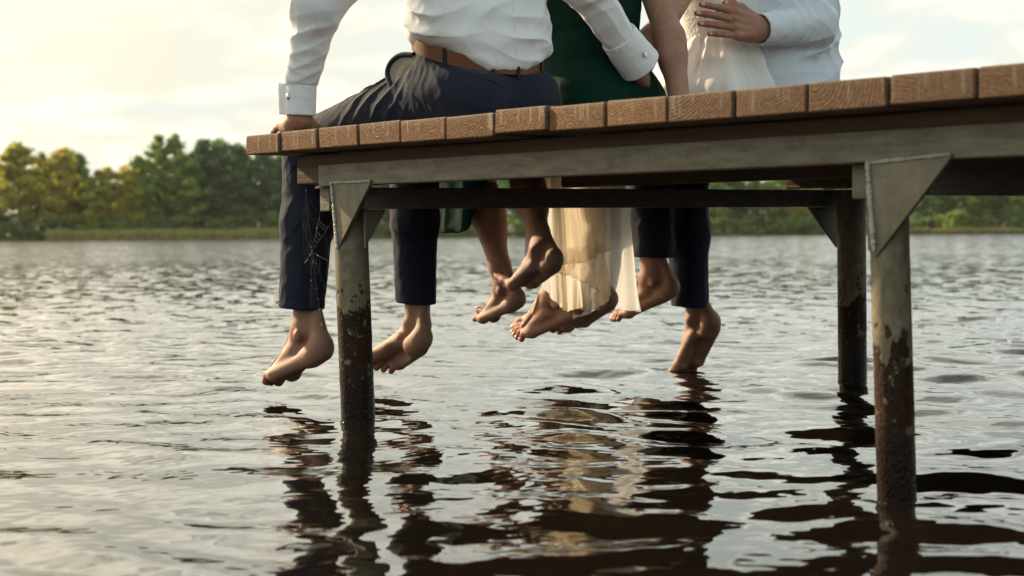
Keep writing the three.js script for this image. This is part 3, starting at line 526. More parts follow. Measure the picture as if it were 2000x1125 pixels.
// ───────────────────────── feet, hands, heads ─────────────────────────
function foot(S, ankle, F, hint, m, s, o = {}) {                        // m = +1 left foot, -1 right; s = size (1 = 26 cm)
  F = norm3(F); let U = norm3(sub3(hint, F.map((q) => q * dot3(F, hint)))); let Rr = cross3(F, U);
  if (o.roll) { const c = Math.cos(o.roll), n = Math.sin(o.roll), U2 = [0, 1, 2].map((i) => U[i] * c + Rr[i] * n), R2 = [0, 1, 2].map((i) => Rr[i] * c - U[i] * n); U = U2; Rr = R2; }
  const q = (x, y, z) => [0, 1, 2].map((i) => ankle[i] + s * (F[i] * x + U[i] * y - Rr[i] * z * m));
  const K = (a, b, ra, rb) => cone(q(...a), q(...b), ra * s, rb * s), b = new Solid(0.010 * s), u = o.up ?? 0, cu = o.curl ?? 0;
  b.add(K([-0.036, -0.044, 0.0], [-0.006, -0.05, 0.001], 0.0285, 0.026)); if (o.knee) { const sd = norm3(sub3(o.knee, ankle)), bk = norm3(sub3(F.map((v) => -v), sd.map((v) => v * -dot3(F, sd)))); b.add(cone(q(-0.043, -0.03, 0), add3(add3(ankle, sd, 0.07 * s), bk, 0.024 * s), 0.019 * s, 0.0105 * s), 0.016 * s); const sh = add3(add3(ankle, sd, 0.055 * s), bk, -0.0265 * s), md = q(0.028, 0.005, -0.006); b.add(cone(sh, md, 0.0058 * s, 0.0062 * s), 0.007 * s); b.add(cone(md, q(0.11, -0.034, -0.024), 0.0062 * s, 0.0048 * s), 0.006 * s); }
  b.add(K([0.0, 0.004, 0], [0.055, -0.028, -0.006], 0.0315, 0.0245)); b.add(K([0.055, -0.026, -0.006], [0.118, -0.053, -0.008], 0.0245, 0.0145));
  b.add(K([-0.02, -0.056, 0.014], [0.095, -0.061, 0.031], 0.0185, 0.0135)); b.add(K([0.03, -0.036, -0.016], [0.125, -0.056, -0.028], 0.022, 0.0165)); b.add(K([0.03, -0.03, 0.012], [0.115, -0.057, 0.022], 0.022, 0.0125));
  b.add(ell(q(0.122, -0.059, -0.029), [0.02 * s, 0.0165 * s, 0.0175 * s])); b.add(ell(q(0.105, -0.063, 0.026), [0.018 * s, 0.013 * s, 0.018 * s]));
  b.add(ell(q(0.002, 0.0, -0.029), [0.011 * s, 0.012 * s, 0.0095 * s]), 0.008 * s); b.add(ell(q(-0.01, -0.009, 0.031), [0.0095 * s, 0.012 * s, 0.0085 * s]), 0.007 * s);
   b.add(K([0.026, 0.02, 0.01], [0.07, -0.02, 0.016], 0.0048, 0.004), 0.006 * s); for (const z of [-0.008, 0.003, 0.014]) b.add(K([0.042, 0.0005 - Math.abs(z) * 0.35, z * 0.5], [0.12, -0.0385 - z * 0.15, z * 1.5], 0.0048, 0.0035), 0.004 * s); b.add(K([0.03, 0.004, 0.017], [0.062, -0.004, 0.004], 0.0026, 0.0024), 0.003 * s); b.add(K([0.062, -0.004, 0.004], [0.098, -0.0265, 0.0], 0.0024, 0.002), 0.003 * s);
  b.mod((d, x, y, z) => smax(d, -(Math.hypot(...sub3([x, y, z], q(0.045, -0.098, -0.02))) - 0.042 * s), 0.014 * s));
  const tips = [], toes = new Solid(0.0012);
  for (const [z, x0, len, r, y] of [[-0.029, 0.128, 0.056, 0.0128, -0.054], [-0.0095, 0.131, 0.05, 0.0092, -0.055], [0.005, 0.126, 0.045, 0.0086, -0.056], [0.0185, 0.118, 0.039, 0.0081, -0.058], [0.031, 0.106, 0.033, 0.0079, -0.06]]) {
    const t = new Solid(0.006 * s), k = z < -0.02 ? u : u * 0.35, A = [x0, y, z], Bq = [x0 + len * 0.5, y + 0.004 + k * 0.014 - cu * 0.004, z * 1.05], C = [x0 + len * 0.93, y - 0.0035 + k * 0.036 - cu * 0.014, z * 1.05 - 0.001 * Math.sign(z)];
    t.add(K(A, Bq, r, r * 0.9)); t.add(K(Bq, C, r * 0.88, r * 0.93)); toes.add(t, 0.0012); tips.push([q(C[0] + r * 0.2, C[1] + r * 0.62 + k * 0.002, C[2]), r * s, F, U, Rr]);
  }
  b.add(toes, 0.007 * s); S.add(b, 0.014 * s);
  return tips;
}
function hand(S, wrist, Fd, back, thumbSide, s, o = {}) {               // Fd towards the fingertips, back = back of the hand, thumbSide = +1 / -1 along F x back
  const F = norm3(Fd), U = norm3(sub3(back, F.map((k) => k * dot3(F, back)))), T = cross3(F, U).map((k) => k * thumbSide);
  const q = (x, y, z) => [0, 1, 2].map((i) => wrist[i] + s * (F[i] * x + U[i] * y + T[i] * z)), K = (a, b, ra, rb) => cone(q(...a), q(...b), ra * s, rb * s);
  const b = new Solid(0.012 * s), tips = [], curl = o.curl ?? 0.25, spread = o.spread ?? 1;
  if (o.bent) { b.add(K([-0.006, 0.008, 0.012], [0.02, 0, 0.014], 0.014, 0.0155)); b.add(K([-0.006, 0.008, -0.012], [0.02, 0, -0.014], 0.014, 0.0155)); } else { b.add(K([-0.05, 0, 0], [0.0, 0, 0], 0.024, 0.0225)); b.add(K([-0.03, 0, 0.012], [0.01, 0, 0.014], 0.017, 0.016)); b.add(K([-0.03, 0, -0.012], [0.01, 0, -0.014], 0.017, 0.016)); }
  const zs = [0.029, 0.0095, -0.0105, -0.029], kx = [0.092, 0.096, 0.09, 0.08];
  zs.forEach((z, i) => { b.add(K([0.008, 0, z * 0.55], [kx[i], 0.002, z], 0.0155, 0.0112)); b.add(ell(q(kx[i] - 0.002, 0.0065, z), [0.0085 * s, 0.0065 * s, 0.0075 * s]), 0.006 * s); b.add(K([0.03, 0.012, z * 0.7], [kx[i] - 0.006, 0.0095, z], 0.0028, 0.0028), 0.006 * s); });
  b.add(K([0.02, -0.008, 0.018], [0.06, -0.01, -0.005], 0.016, 0.014)); b.add(K([0.015, -0.009, -0.02], [0.06, -0.009, -0.024], 0.015, 0.013));
  [[0.043, 0.027, 0.022, 0.0094], [0.047, 0.03, 0.023, 0.0097], [0.044, 0.028, 0.022, 0.0092], [0.034, 0.021, 0.019, 0.0082]].forEach(([l1, l2, l3, r], i) => {
    const t = new Solid(0.004 * s); let x = kx[i], y = 0.001, a = -(curl * (0.5 + 0.12 * i)), z = zs[i]; const az = (z / 0.03) * 0.09 * spread; let p = [x, y, z];
    [l1, l2, l3].forEach((l, j) => { const e = [p[0] + l * Math.cos(a), p[1] + l * Math.sin(a), p[2] + l * az * (j === 0 ? 1 : 0.7)]; t.add(K(p, e, r * (1 - 0.07 * j), r * (0.94 - 0.09 * j))); if (j === 2) tips.push([q(e[0], e[1] + r * 0.62, e[2]), r * s, [0, 1, 2].map((m) => F[m] * Math.cos(a) + U[m] * Math.sin(a)), U, T]); p = e; a -= curl * (j === 0 ? 0.9 : 0.7); });
    b.add(t, i === 0 ? 0.004 * s : 0.003 * s);
  });
  const th = o.thumb ?? [[0.018, -0.006, 0.026], [0.052, -0.008, 0.052], [0.078, -0.008, 0.062], [0.1, -0.009, 0.064]];
  const t = new Solid(0.006 * s); t.add(K(th[0], th[1], 0.0175, 0.0125)); t.add(K(th[1], th[2], 0.012, 0.0105)); t.add(K(th[2], th[3], 0.0105, 0.0082)); b.add(t, 0.01 * s); tips.push([q(th[3][0], th[3][1] + 0.006, th[3][2]), 0.009 * s, F, U, T]);
  S.add(b, 0.014 * s); return tips;
}
function nailShape([p, r, F, U, T], k = 1) { const g = new THREE.SphereGeometry(1, 12, 8); const m = new THREE.Matrix4().makeBasis(new THREE.Vector3(...F).multiplyScalar(r * 0.78 * k), new THREE.Vector3(...U).multiplyScalar(r * 0.3), new THREE.Vector3(...norm3(cross3(F, U))).multiplyScalar(r * 0.72 * k)); m.setPosition(...p); g.applyMatrix4(m); return g; }
function headOn(S, c, fwd, s = 1) {                                    // centre of the head, looking along fwd
  const F = norm3(fwd), U = [0, 1, 0], Rr = cross3(F, U), q = (x, y, z) => [0, 1, 2].map((i) => c[i] + s * (F[i] * x + U[i] * y + Rr[i] * z)), b = new Solid(0.02);
  b.add(ell(q(-0.012, 0.035, 0), [0.095 * s, 0.092 * s, 0.076 * s], F, U, Rr)); b.add(ell(q(0.03, -0.035, 0), [0.062 * s, 0.082 * s, 0.058 * s], F, U, Rr)); b.add(ell(q(0.062, -0.085, 0), [0.026 * s, 0.022 * s, 0.03 * s], F, U, Rr), 0.03);
  b.add(cone(q(0.086, 0.012, 0), q(0.108, -0.024, 0), 0.009 * s, 0.0135 * s), 0.012); for (const e of [-1, 1]) { b.add(ell(q(0.106 - 0.004, -0.027, e * 0.011), [0.008 * s, 0.007 * s, 0.007 * s]), 0.006); b.add(ell(q(-0.004, -0.004, e * 0.077), [0.02 * s, 0.032 * s, 0.008 * s], norm3(add3(F, Rr, e * 0.4)), U, norm3(add3(Rr, F, -e * 0.4))), 0.005); b.mod((d, x, y, z) => smax(d, -(Math.hypot(...sub3([x, y, z], q(0.098, 0.012, e * 0.033))) - 0.017 * s), 0.012)); b.add(ell(q(0.076, 0.012, e * 0.033), [0.0125 * s, 0.0125 * s, 0.0125 * s]), 0.003); b.add(ell(q(0.078, 0.03, e * 0.034), [0.012 * s, 0.006 * s, 0.022 * s], F, U, Rr), 0.012); }
  b.add(ell(q(0.088, -0.052, 0), [0.011 * s, 0.0055 * s, 0.023 * s], F, U, Rr), 0.005); b.add(ell(q(0.086, -0.062, 0), [0.011 * s, 0.006 * s, 0.019 * s], F, U, Rr), 0.004);
  S.add(b, 0.025);
  return q;
}
const skinGrain = tex(512, 512, (u, v) => { const w = (a, b) => noise(u * a, v * b, 2); return 0.5 + 0.22 * w(34, 34) + 0.16 * (1 - 2 * Math.abs(noise(u * 60, v * 26, 5))) + 0.14 * w(120, 120); }, false); skinGrain.repeat.set(16, 16);
const skinMat = new THREE.MeshPhysicalMaterial({ name: 'skin', vertexColors: true, roughness: 0.5, specularIntensity: 0.5, bumpMap: skinGrain, bumpScale: 0.0011, sheen: 0.15, sheenColor: new THREE.Color(0.9, 0.5, 0.35), sheenRoughness: 0.6 });
const skinTone = (b, red) => (x, y, z) => { const n = fbm(x * 24, y * 24, z * 24, 3), n2 = noise(x * 110, y * 110, z * 110), r = red ? red(x, y, z) : 0; const k = 1 + 0.22 * n + 0.11 * n2; return [b[0] * k * (1 + 0.12 * r), b[1] * k * (1 - 0.34 * r), b[2] * k * (1 - 0.36 * r)]; };
const near = (pts, rad) => (x, y, z) => { let m = 0; for (const p of pts) m = Math.max(m, 1 - Math.hypot(x - p[0], y - p[1], z - p[2]) / rad); return Math.max(0, m); };
// calf from knee to ankle
function shin(S, knee, ankle, s, back = [1, 0, 0]) { const m = lerp3(knee, ankle, 0.28), c = add3(m, back, 0.016 * s); S.add(cone(knee, lerp3(knee, ankle, 0.4), 0.05 * s, 0.044 * s)); S.add(cone(lerp3(knee, ankle, 0.4), lerp3(knee, ankle, 0.82), 0.044 * s, 0.0305 * s)); S.add(cone(lerp3(knee, ankle, 0.82), add3(ankle, norm3(sub3(ankle, knee)), -0.004), 0.0305 * s, 0.032 * s)); S.add(cone(add3(m, back, 0.01 * s), add3(lerp3(knee, ankle, 0.5), back, 0.012 * s), 0.046 * s, 0.036 * s), 0.03); }
function place(name, geometry, material, group, at) { geometry.translate(-at[0], -at[1], -at[2]); return part(name, geometry, material, group); }

// ───────────────────────── first sitter: white shirt, navy trousers, leaning on the left hand ─────────────────────────
const shirtMat = new THREE.MeshPhysicalMaterial({ name: 'white_shirt_cotton', color: new THREE.Color().setRGB(0.78, 0.80, 0.82), roughness: 0.9, transmission: 0.22, thickness: 0, side: THREE.DoubleSide });
const navyMat = new THREE.MeshPhysicalMaterial({ name: 'navy_wool', color: new THREE.Color().setRGB(0.0125, 0.016, 0.029), roughness: 0.85, specularIntensity: 0.35, sheen: 0.6, sheenColor: new THREE.Color(0.42, 0.47, 0.60), sheenRoughness: 0.5 });
const leatherMat = new THREE.MeshPhysicalMaterial({ name: 'brown_leather', color: new THREE.Color().setRGB(0.12, 0.042, 0.016), roughness: 0.5, specularIntensity: 0.35 });
const metalMat = new THREE.MeshStandardMaterial({ name: 'silver_metal', color: new THREE.Color().setRGB(0.55, 0.53, 0.5), roughness: 0.3, metalness: 1 });
const redNail = new THREE.MeshPhysicalMaterial({ name: 'red_nail_varnish', color: new THREE.Color().setRGB(0.55, 0.015, 0.015), roughness: 0.2, clearcoat: 0.8 });
const bareNail = new THREE.MeshPhysicalMaterial({ name: 'bare_nail', color: new THREE.Color().setRGB(0.46, 0.27, 0.20), roughness: 0.3 });
const deckCut = (top, edge = -0.006) => (d, x, y, z) => (x > edge ? smax(d, top - y, 0.012) : d);
function bodyMesh(group, at, solids, tone, red) { const gs = solids.map(([s, lo, hi, h]) => mesh(s, lo, hi, h, { color: skinTone(tone, red) })); const m = place('body', mergeGeometries(gs), skinMat, group, at); return m; }
{
  const at = P(0.31, 0, 0.445), man = base('person', 0.31, 0, 0.445);
  tag(man, 'person in white shirt, brown belt and navy trousers leaning at the jetty corner', 'person', 'people sitting on the end of the jetty');
  const kL = P(-0.125, -0.03, 0.262), hL = P(-0.112, -0.44, 0.216), aL = P(-0.11, -0.472, 0.228), kR = P(-0.12, -0.03, 0.578), hR = P(-0.11, -0.44, 0.569), aR = P(-0.11, -0.479, 0.569);
  const beltY = (a, b) => 0.1855 - 0.373 * (a - 0.31) + 0.02 * (b - 0.445);
  // trousers
  const T = new Solid(0.035);
  T.add(ell(P(0.31, 0.085, 0.445), [0.125, 0.11, 0.172])); T.add(ell(P(0.365, 0.075, 0.365), [0.092, 0.1, 0.092])); T.add(ell(P(0.365, 0.07, 0.53), [0.092, 0.1, 0.092])); T.add(ell(P(0.312, 0.19, 0.445), [0.118, 0.09, 0.158]));
  T.add(cone(P(0.25, 0.082, 0.368), P(-0.105, -0.012, 0.266), 0.096, 0.068), 0.05); T.add(cone(P(0.25, 0.082, 0.53), P(-0.105, -0.012, 0.576), 0.096, 0.068), 0.05);
  const legs = new Solid(0.03); legs.add(cone(kL, P(-0.118, -0.2, 0.243), 0.066, 0.060)); legs.add(cone(P(-0.118, -0.2, 0.243), hL, 0.060, 0.053)); legs.add(cone(kR, P(-0.115, -0.2, 0.572), 0.064, 0.056)); legs.add(cone(P(-0.115, -0.2, 0.572), hR, 0.056, 0.048));
  for (const [k, h] of [[kL, hL], [kR, hR]]) legs.add(cone(add3(k, [-0.026, -0.03, 0]), add3(h, [-0.028, 0, 0]), 0.034, 0.024), 0.05);
  T.add(legs, 0.05);
  const inner = new Solid(0.01); inner.add(cone(add3(hL, [0, 0.05, 0]), add3(hL, [0, -0.05, 0]), 0.045, 0.0445)); inner.add(cone(add3(hR, [0, 0.05, 0]), add3(hR, [0, -0.05, 0]), 0.040, 0.0395));
  T.mod(deckCut(0.003));
  T.mod(creases([
    crease(P(0.14, 0.10, 0.33), 0.12, [-0.9, 0.55, -0.25], 0.034, 0.011, 0.7, 7, 0.2), crease(P(0.05, 0.05, 0.31), 0.10, [-0.95, 0.35, 0.2], 0.045, 0.006, 0.8, 8, 1.3),
    crease(P(0.16, 0.08, 0.55), 0.13, [-0.9, 0.5, 0.2], 0.036, 0.008, 0.7, 7, 2.2), crease(P(-0.12, 0.01, 0.262), 0.10, [0.5, -0.8, 0], 0.03, 0.004, 0.8, 9, 3.1), crease(P(-0.115, -0.06, 0.26), 0.09, [0.35, 1, 0.3], 0.036, 0.008, 0.9, 8, 4.1), crease(P(-0.115, -0.06, 0.575), 0.09, [0.35, 1, 0.3], 0.036, 0.007, 0.9, 8, 5.1), crease(P(-0.11, -0.2, 0.24), 0.09, [-0.3, 1, 0.5], 0.05, 0.005, 1, 7, 11.3), crease(P(-0.11, -0.2, 0.57), 0.09, [-0.3, 1, 0.5], 0.05, 0.005, 1, 7, 12.3),
    crease(P(-0.115, -0.3, 0.235), 0.16, [0.3, 0.08, 1], 0.06, 0.004, 0.6, 6, 6.6), crease(P(-0.115, -0.3, 0.57), 0.16, [0.3, 0.08, 1], 0.06, 0.004, 0.6, 6, 7.6), crease(P(0.38, 0.09, 0.45), 0.14, [0.2, 1, 0.35], 0.05, 0.004, 0.9, 6, 8.1), crease(P(0.3, 0.06, 0.32), 0.12, [0.6, 0.7, 0.4], 0.04, 0.006, 0.8, 7, 9.3),
  ]));
  T.mod(rumple(0.0012, 34, 22, 34, 3));
  T.mod((d, x, y, z) => smax(d, y - beltY(x, -z) + 0.008, 0.004));
  T.mod((d, x, y, z) => { if (y > -0.3) return d; const lim = -0.412 - 0.10 * (x + 0.11) + (z < -0.4 ? -0.002 : 0); d = Math.max(d, lim - y); return Math.max(d, -inner.at(x, y, z)); });
  const trousers = place('trousers', mesh(T, P(-0.21, -0.44, 0.70).map((v, i) => v), [0.50, 0.24, -0.15], 0.0042), navyMat, man, at);
  // pocket mouth standing open on the left hip
  { const pts = [[0.252, 0.180, 0.300], [0.205, 0.182, 0.293], [0.176, 0.166, 0.288], [0.170, 0.146, 0.284], [0.184, 0.122, 0.279], [0.204, 0.10, 0.275]].map((p) => new THREE.Vector3(...P(...p)));
    const c = new THREE.CatmullRomCurve3(pts), g = new THREE.BufferGeometry(), pos = [], idx = [], n = 26, w = new THREE.Vector3(0.075, -0.034, -0.006), q = new THREE.Vector3();
    for (let i = 0; i <= n; i++) { c.getPoint(i / n, q); for (let j = 0; j <= 4; j++) { const t = j / 4, e = Math.sin(t * 3.14) * 0.004; pos.push(q.x + w.x * t, q.y + w.y * t + e, q.z + w.z * t + e); } }
    for (let i = 0; i < n; i++) for (let j = 0; j < 4; j++) { const a = i * 5 + j; idx.push(a, a + 1, a + 5, a + 1, a + 6, a + 5); }
    g.setAttribute('position', new THREE.Float32BufferAttribute(pos, 3)); g.setIndex(idx); g.computeVertexNormals();
    const rim = new THREE.TubeGeometry(c, 30, 0.0075, 10); rim.deleteAttribute('uv'); g.translate(0, 0, 0);
    const m = place('pocket_edge', rim, navyMat, trousers, at); m.material = navyMat;
    const lin = place('pocket_lining', g, new THREE.MeshStandardMaterial({ name: 'pocket_lining', color: new THREE.Color().setRGB(0.20, 0.18, 0.145), roughness: 0.95, side: THREE.DoubleSide }), trousers, at); }
  const onBack = (F, y, b, lift = 0.0004) => { let x = 0.52; for (; x > 0.2 && F.at(x, y, -b) > 0; x -= 0.001); return new THREE.Vector3(x + lift, y, -b); };
  { const pts = []; for (let i = 0; i <= 10; i++) pts.push(onBack(T, mix(0.118, 0.098, i / 10), mix(0.335, 0.412, i / 10))); place('pocket_welt', new THREE.TubeGeometry(new THREE.CatmullRomCurve3(pts), 30, 0.0016, 6), navyMat, trousers, at);
    const q = []; for (let i = 0; i <= 12; i++) q.push(onBack(T, mix(0.13, 0.03, i / 12), 0.449)); place('seam', new THREE.TubeGeometry(new THREE.CatmullRomCurve3(q), 30, 0.0012, 5), navyMat, trousers, at); }
  // belt and loops
  function band(ra, rb, h, t, y0, mat, parent, name) { const pos = [], idx = [], n = 96; for (let i = 0; i <= n; i++) { const th = (i / n) * 6.28319, ca = Math.cos(th), sb = Math.sin(th); [[0, -h / 2], [t, -h / 2 + 0.001], [t, h / 2 - 0.001], [0, h / 2], [-0.003, h / 2 - 0.002], [-0.003, -h / 2 + 0.002]].forEach(([e, dy]) => { const a = 0.312 + (ra + e) * ca, b = 0.445 + (rb + e) * sb; pos.push(...P(a, beltY(a, b) + y0 + dy, b)); }); }
    for (let i = 0; i < n; i++) for (let j = 0; j < 6; j++) { const a = i * 6 + j, b = i * 6 + (j + 1) % 6; idx.push(a, a + 6, b, b, a + 6, b + 6); }
    let g = new THREE.BufferGeometry(); g.setAttribute('position', new THREE.Float32BufferAttribute(pos, 3)); g.setIndex(idx); g = g.toNonIndexed(); g.computeVertexNormals(); return place(name, g, mat, parent, at); }
  const belt = band(0.121, 0.163, 0.032, 0.0045, 0.006, leatherMat, man, 'belt');
  for (const th of [-62, -20, 4, 38, 90, 180]) { const ca = Math.cos(R(th)), sb = Math.sin(R(th)), a = 0.312 + 0.127 * ca, b = 0.445 + 0.169 * sb; const g = new RoundedBoxGeometry(0.004, 0.045, 0.0095, 2, 0.0015); g.rotateY(R(th)); g.translate(...P(a, beltY(a, b) + 0.004, b)); place('belt_loop', g, navyMat, belt, at); }
  // shirt
  const sL = P(0.28, 0.5, 0.262), eL = P(0.178, 0.292, 0.087), wL = P(0.1, 0.034, 0.085), mL = P(0.1045, 0.118, 0.0855), sR = P(0.31, 0.53, 0.61), eR = P(0.43, 0.365, 0.66), wR = P(0.415, 0.185, 0.845);
  const S = new Solid(0.03);
  S.add(trunk([[0.10, 0.33, -0.445, 0.108, 0.15], [0.165, 0.325, -0.447, 0.118, 0.160], [0.20, 0.318, -0.446, 0.130, 0.176], [0.25, 0.312, -0.444, 0.128, 0.182], [0.34, 0.305, -0.44, 0.116, 0.178], [0.45, 0.30, -0.435, 0.115, 0.186], [0.53, 0.292, -0.432, 0.1, 0.19], [0.59, 0.285, -0.432, 0.07, 0.12], [0.64, 0.275, -0.432, 0.062, 0.066]]));
  S.add(cone(sL, eL, 0.068, 0.056), 0.05); S.add(cone(eL, P(0.103, 0.118, 0.0855), 0.053, 0.039), 0.03); S.add(cone(sR, eR, 0.066, 0.056), 0.05); S.add(cone(eR, P(0.42, 0.235, 0.792), 0.052, 0.041), 0.03);
  S.mod(creases([
    crease(eL, 0.11, [0.55, -0.75, 0.2], 0.042, 0.009, 0.9, 8, 0.4), crease(P(0.125, 0.19, 0.083), 0.10, [0.35, 1, 0.5], 0.036, 0.006, 1.0, 9, 1.9), crease(P(0.11, 0.14, 0.083), 0.06, [0.9, 0.4, 0.4], 0.022, 0.004, 1, 10, 2.2),
    crease(eR, 0.12, [0.2, 0.8, 0.5], 0.045, 0.008, 0.9, 8, 2.7), crease(P(0.42, 0.28, 0.74), 0.1, [-0.2, 0.9, -0.6], 0.036, 0.006, 0.9, 8, 3.3),
    crease(P(0.32, 0.24, 0.28), 0.13, [0.5, 0.8, 0.3], 0.055, 0.013, 0.9, 5, 4.4), crease(P(0.42, 0.26, 0.42), 0.16, [0.2, 0.7, 0.6], 0.075, 0.008, 0.9, 4, 5.5), crease(P(0.42, 0.2, 0.5), 0.12, [0.3, 0.9, -0.3], 0.05, 0.009, 0.9, 6, 6.1), crease(P(0.42, 0.40, 0.44), 0.18, [0.1, 0.35, 0.9], 0.08, 0.006, 0.9, 4, 7.1), crease(P(0.36, 0.2, 0.58), 0.1, [0.4, 0.9, 0.2], 0.032, 0.007, 1, 8, 8.2),
  ]));
  S.mod(rumple(0.0011, 22, 15, 22, 1));
  // the tail blouses over the belt, lower at the middle of the back
  S.mod((d, x, y, z) => { const b = -z, low = b < 0.376 ? mix(0.208, 0.132, sstep(0.27, 0.385, b)) : mix(0.132, 0.172, sstep(0.44, 0.60, b)); return x > 0.12 && x < 0.47 && Math.abs(b - 0.445) < 0.22 ? smax(d, low + 0.004 * noise(b * 40, 1, 2) - 0.10 * (0.44 - x) * 0 - y, 0.022) : d; });
  S.mod((d, x, y, z) => { const a = [[0.104, 0.105, -0.0855]]; return smax(d, y < 0.16 && x < 0.2 ? 0.11 - y : -1, 0.004); });
  const dR = norm3(sub3(wR, eR)), cR = P(0.4195, 0.232, 0.797);
  S.mod((d, x, y, z) => (x > 0.3 && -z > 0.68 && y < 0.34 ? smax(d, dot3(sub3([x, y, z], cR), dR), 0.004) : d));
  const shirt = place('shirt', mesh(S, [0.03, 0.08, -0.90], [0.50, 0.66, -0.02], 0.0042), shirtMat, man, at);
  { // yoke seam down the back panel
    const pts = []; for (let i = 0; i <= 16; i++) { const y = mix(0.15, 0.52, i / 16); let x = 0.5; for (; x > 0.3 && S.at(x, y, -0.445) > 0; x -= 0.0015); pts.push(new THREE.Vector3(x + 0.0002, y, -0.445)); }
    place('seam', new THREE.TubeGeometry(new THREE.CatmullRomCurve3(pts), 40, 0.0009, 5), shirtMat, shirt, at); }
  function cuff(p, q, ra, rb, flat, seed) { const C = new Solid(0.01), I = cone(lerp3(p, q, -0.4), lerp3(p, q, 1.5), ra - 0.0045, rb - 0.0045), dir = norm3(sub3(q, p)); C.add(cone(lerp3(p, q, -0.2), lerp3(p, q, 1.2), ra, rb)); if (flat) C.add(box(...flat), 0.006);
    C.mod((d, x, y, z) => { const v = [x, y, z]; d = smax(d, dot3(sub3(v, q), dir), 0.004); d = smax(d, -dot3(sub3(v, p), dir), 0.004); return Math.max(d, -I[0](x, y, z)); }); C.mod(rumple(0.0008, 40, 30, 40, seed)); return C; }
  const cl = cuff(P(0.1045, 0.122, 0.0855), P(0.0995, 0.044, 0.0855), 0.0365, 0.0350, [P(0.075, 0.083, 0.058), [0.004, 0.037, 0.014], 0.002], 2);
  place('cuff', mesh(cl, [0.04, 0.02, -0.15], [0.17, 0.14, -0.02], 0.0026), shirtMat, shirt, at);
  { const g = new THREE.SphereGeometry(0.0065, 16, 10); g.scale(1, 1.25, 0.5); g.translate(0.106, 0.085, -0.0485); place('cufflink', g, metalMat, shirt, at); }
  const cr = cuff(add3(cR, dR, -0.010), P(0.416, 0.172, 0.868), 0.0445, 0.0545, null, 6);
  place('cuff', mesh(cr, [0.33, 0.1, -0.94], [0.50, 0.32, -0.74], 0.0028), shirtMat, shirt, at);
  { const g = new RoundedBoxGeometry(0.004, 0.013, 0.009, 2, 0.001); g.rotateX(0.6); g.translate(0.4705, 0.193, -0.832); place('cufflink', g, metalMat, shirt, at); }
  // skin: trunk, head, arms and legs under the clothes; finer hands and feet
  const tone = [0.27, 0.145, 0.095], B = new Solid(0.03);
  B.add(trunk([[0.02, 0.31, -0.445, 0.1, 0.145], [0.15, 0.315, -0.445, 0.1, 0.145], [0.3, 0.305, -0.44, 0.095, 0.15], [0.45, 0.298, -0.435, 0.098, 0.165], [0.54, 0.29, -0.432, 0.08, 0.165], [0.6, 0.28, -0.432, 0.05, 0.08]]));
  B.add(cone(P(0.28, 0.58, 0.432), P(0.262, 0.70, 0.43), 0.058, 0.056)); headOn(B, P(0.235, 0.78, 0.43), [-1, -0.1, 0]);
  B.add(cone(sL, eL, 0.05, 0.04)); B.add(cone(eL, lerp3(eL, mL, 0.75), 0.038, 0.028)); B.add(cone(sR, eR, 0.05, 0.04)); B.add(cone(eR, lerp3(eR, wR, 0.62), 0.037, 0.028));
  B.add(cone(P(0.25, 0.08, 0.37), kL, 0.075, 0.05)); B.add(cone(P(0.25, 0.08, 0.53), kR, 0.075, 0.05)); B.add(cone(kL, lerp3(kL, aL, 0.8), 0.048, 0.036)); B.add(cone(kR, lerp3(kR, aR, 0.8), 0.048, 0.034));
  B.mod((d, x, y) => (x > -0.005 ? smax(d, 0.014 - y, 0.01) : d));
  const nailsAt = [];
  const FL = new Solid(0.016); FL.add(cone(lerp3(kL, aL, 0.72), lerp3(kL, aL, 0.97), 0.038, 0.0335)); nailsAt.push(...foot(FL, aL, [-0.96, -0.30, 0.02], [0.35, 1, 0.0], 1, 1.2, { curl: 0.3, knee: kL }));
  const FR = new Solid(0.016); FR.add(cone(lerp3(kR, aR, 0.72), lerp3(kR, aR, 0.97), 0.036, 0.032)); nailsAt.push(...foot(FR, aR, [-0.955, -0.275, -0.06], [0.2, 1, -0.25], -1, 1.06, { curl: 0.6, roll: 0.25, knee: kR }));
  const HL = new Solid(0.014); HL.add(cone(lerp3(eL, mL, 0.7), mL, 0.028, 0.024)); HL.add(cone(mL, wL, 0.024, 0.0225)); hand(HL, P(0.098, 0.030, 0.085), [-0.9, -0.06, -0.36], [0, 1, 0], 1, 1.0, { curl: 0.12, spread: 1.6, bent: true }); HL.mod((d, x, y) => (x > 0.0 ? smax(d, 0.002 - y, 0.003) : d));
  const HR = new Solid(0.014); HR.add(cone(lerp3(eR, wR, 0.55), wR, 0.027, 0.023)); hand(HR, wR, [-0.42, -0.36, -0.82], [0.85, 0.3, -0.3], -1, 1.0, { curl: 0.35, bent: true });
  const red = near([...nailsAt.map((n) => n[0]), aL, aR], 0.05);
  bodyMesh(man, at, [[B, [-0.22, -0.42, -0.82], [0.50, 0.92, 0.06], 0.0095], [FL, [-0.44, -0.72, -0.36], [0.02, -0.34, -0.12], 0.0027], [FR, [-0.40, -0.70, -0.70], [0.02, -0.34, -0.46], 0.0027], [HL, [-0.14, -0.03, -0.26], [0.2, 0.16, 0.04], 0.0027], [HR, [0.22, 0.02, -1.06], [0.5, 0.3, -0.7], 0.003]], tone, red);
  for (const n of nailsAt) place('toenail', nailShape(n, 0.8), bareNail, man, at);
  const Hs = new Solid(0.02); Hs.add(ell(P(0.25, 0.825, 0.43), [0.102, 0.085, 0.083])); Hs.mod((d, x, y, z) => smax(d, Math.max(0.78 - y - 0.25 * Math.max(0, x - 0.2), 0.78 - y > 0 ? -1 : 0.0 + 0.175 - x - (y - 0.82) * 0.6), 0.01)); Hs.mod(rumple(0.003, 60, 60, 60, 5));
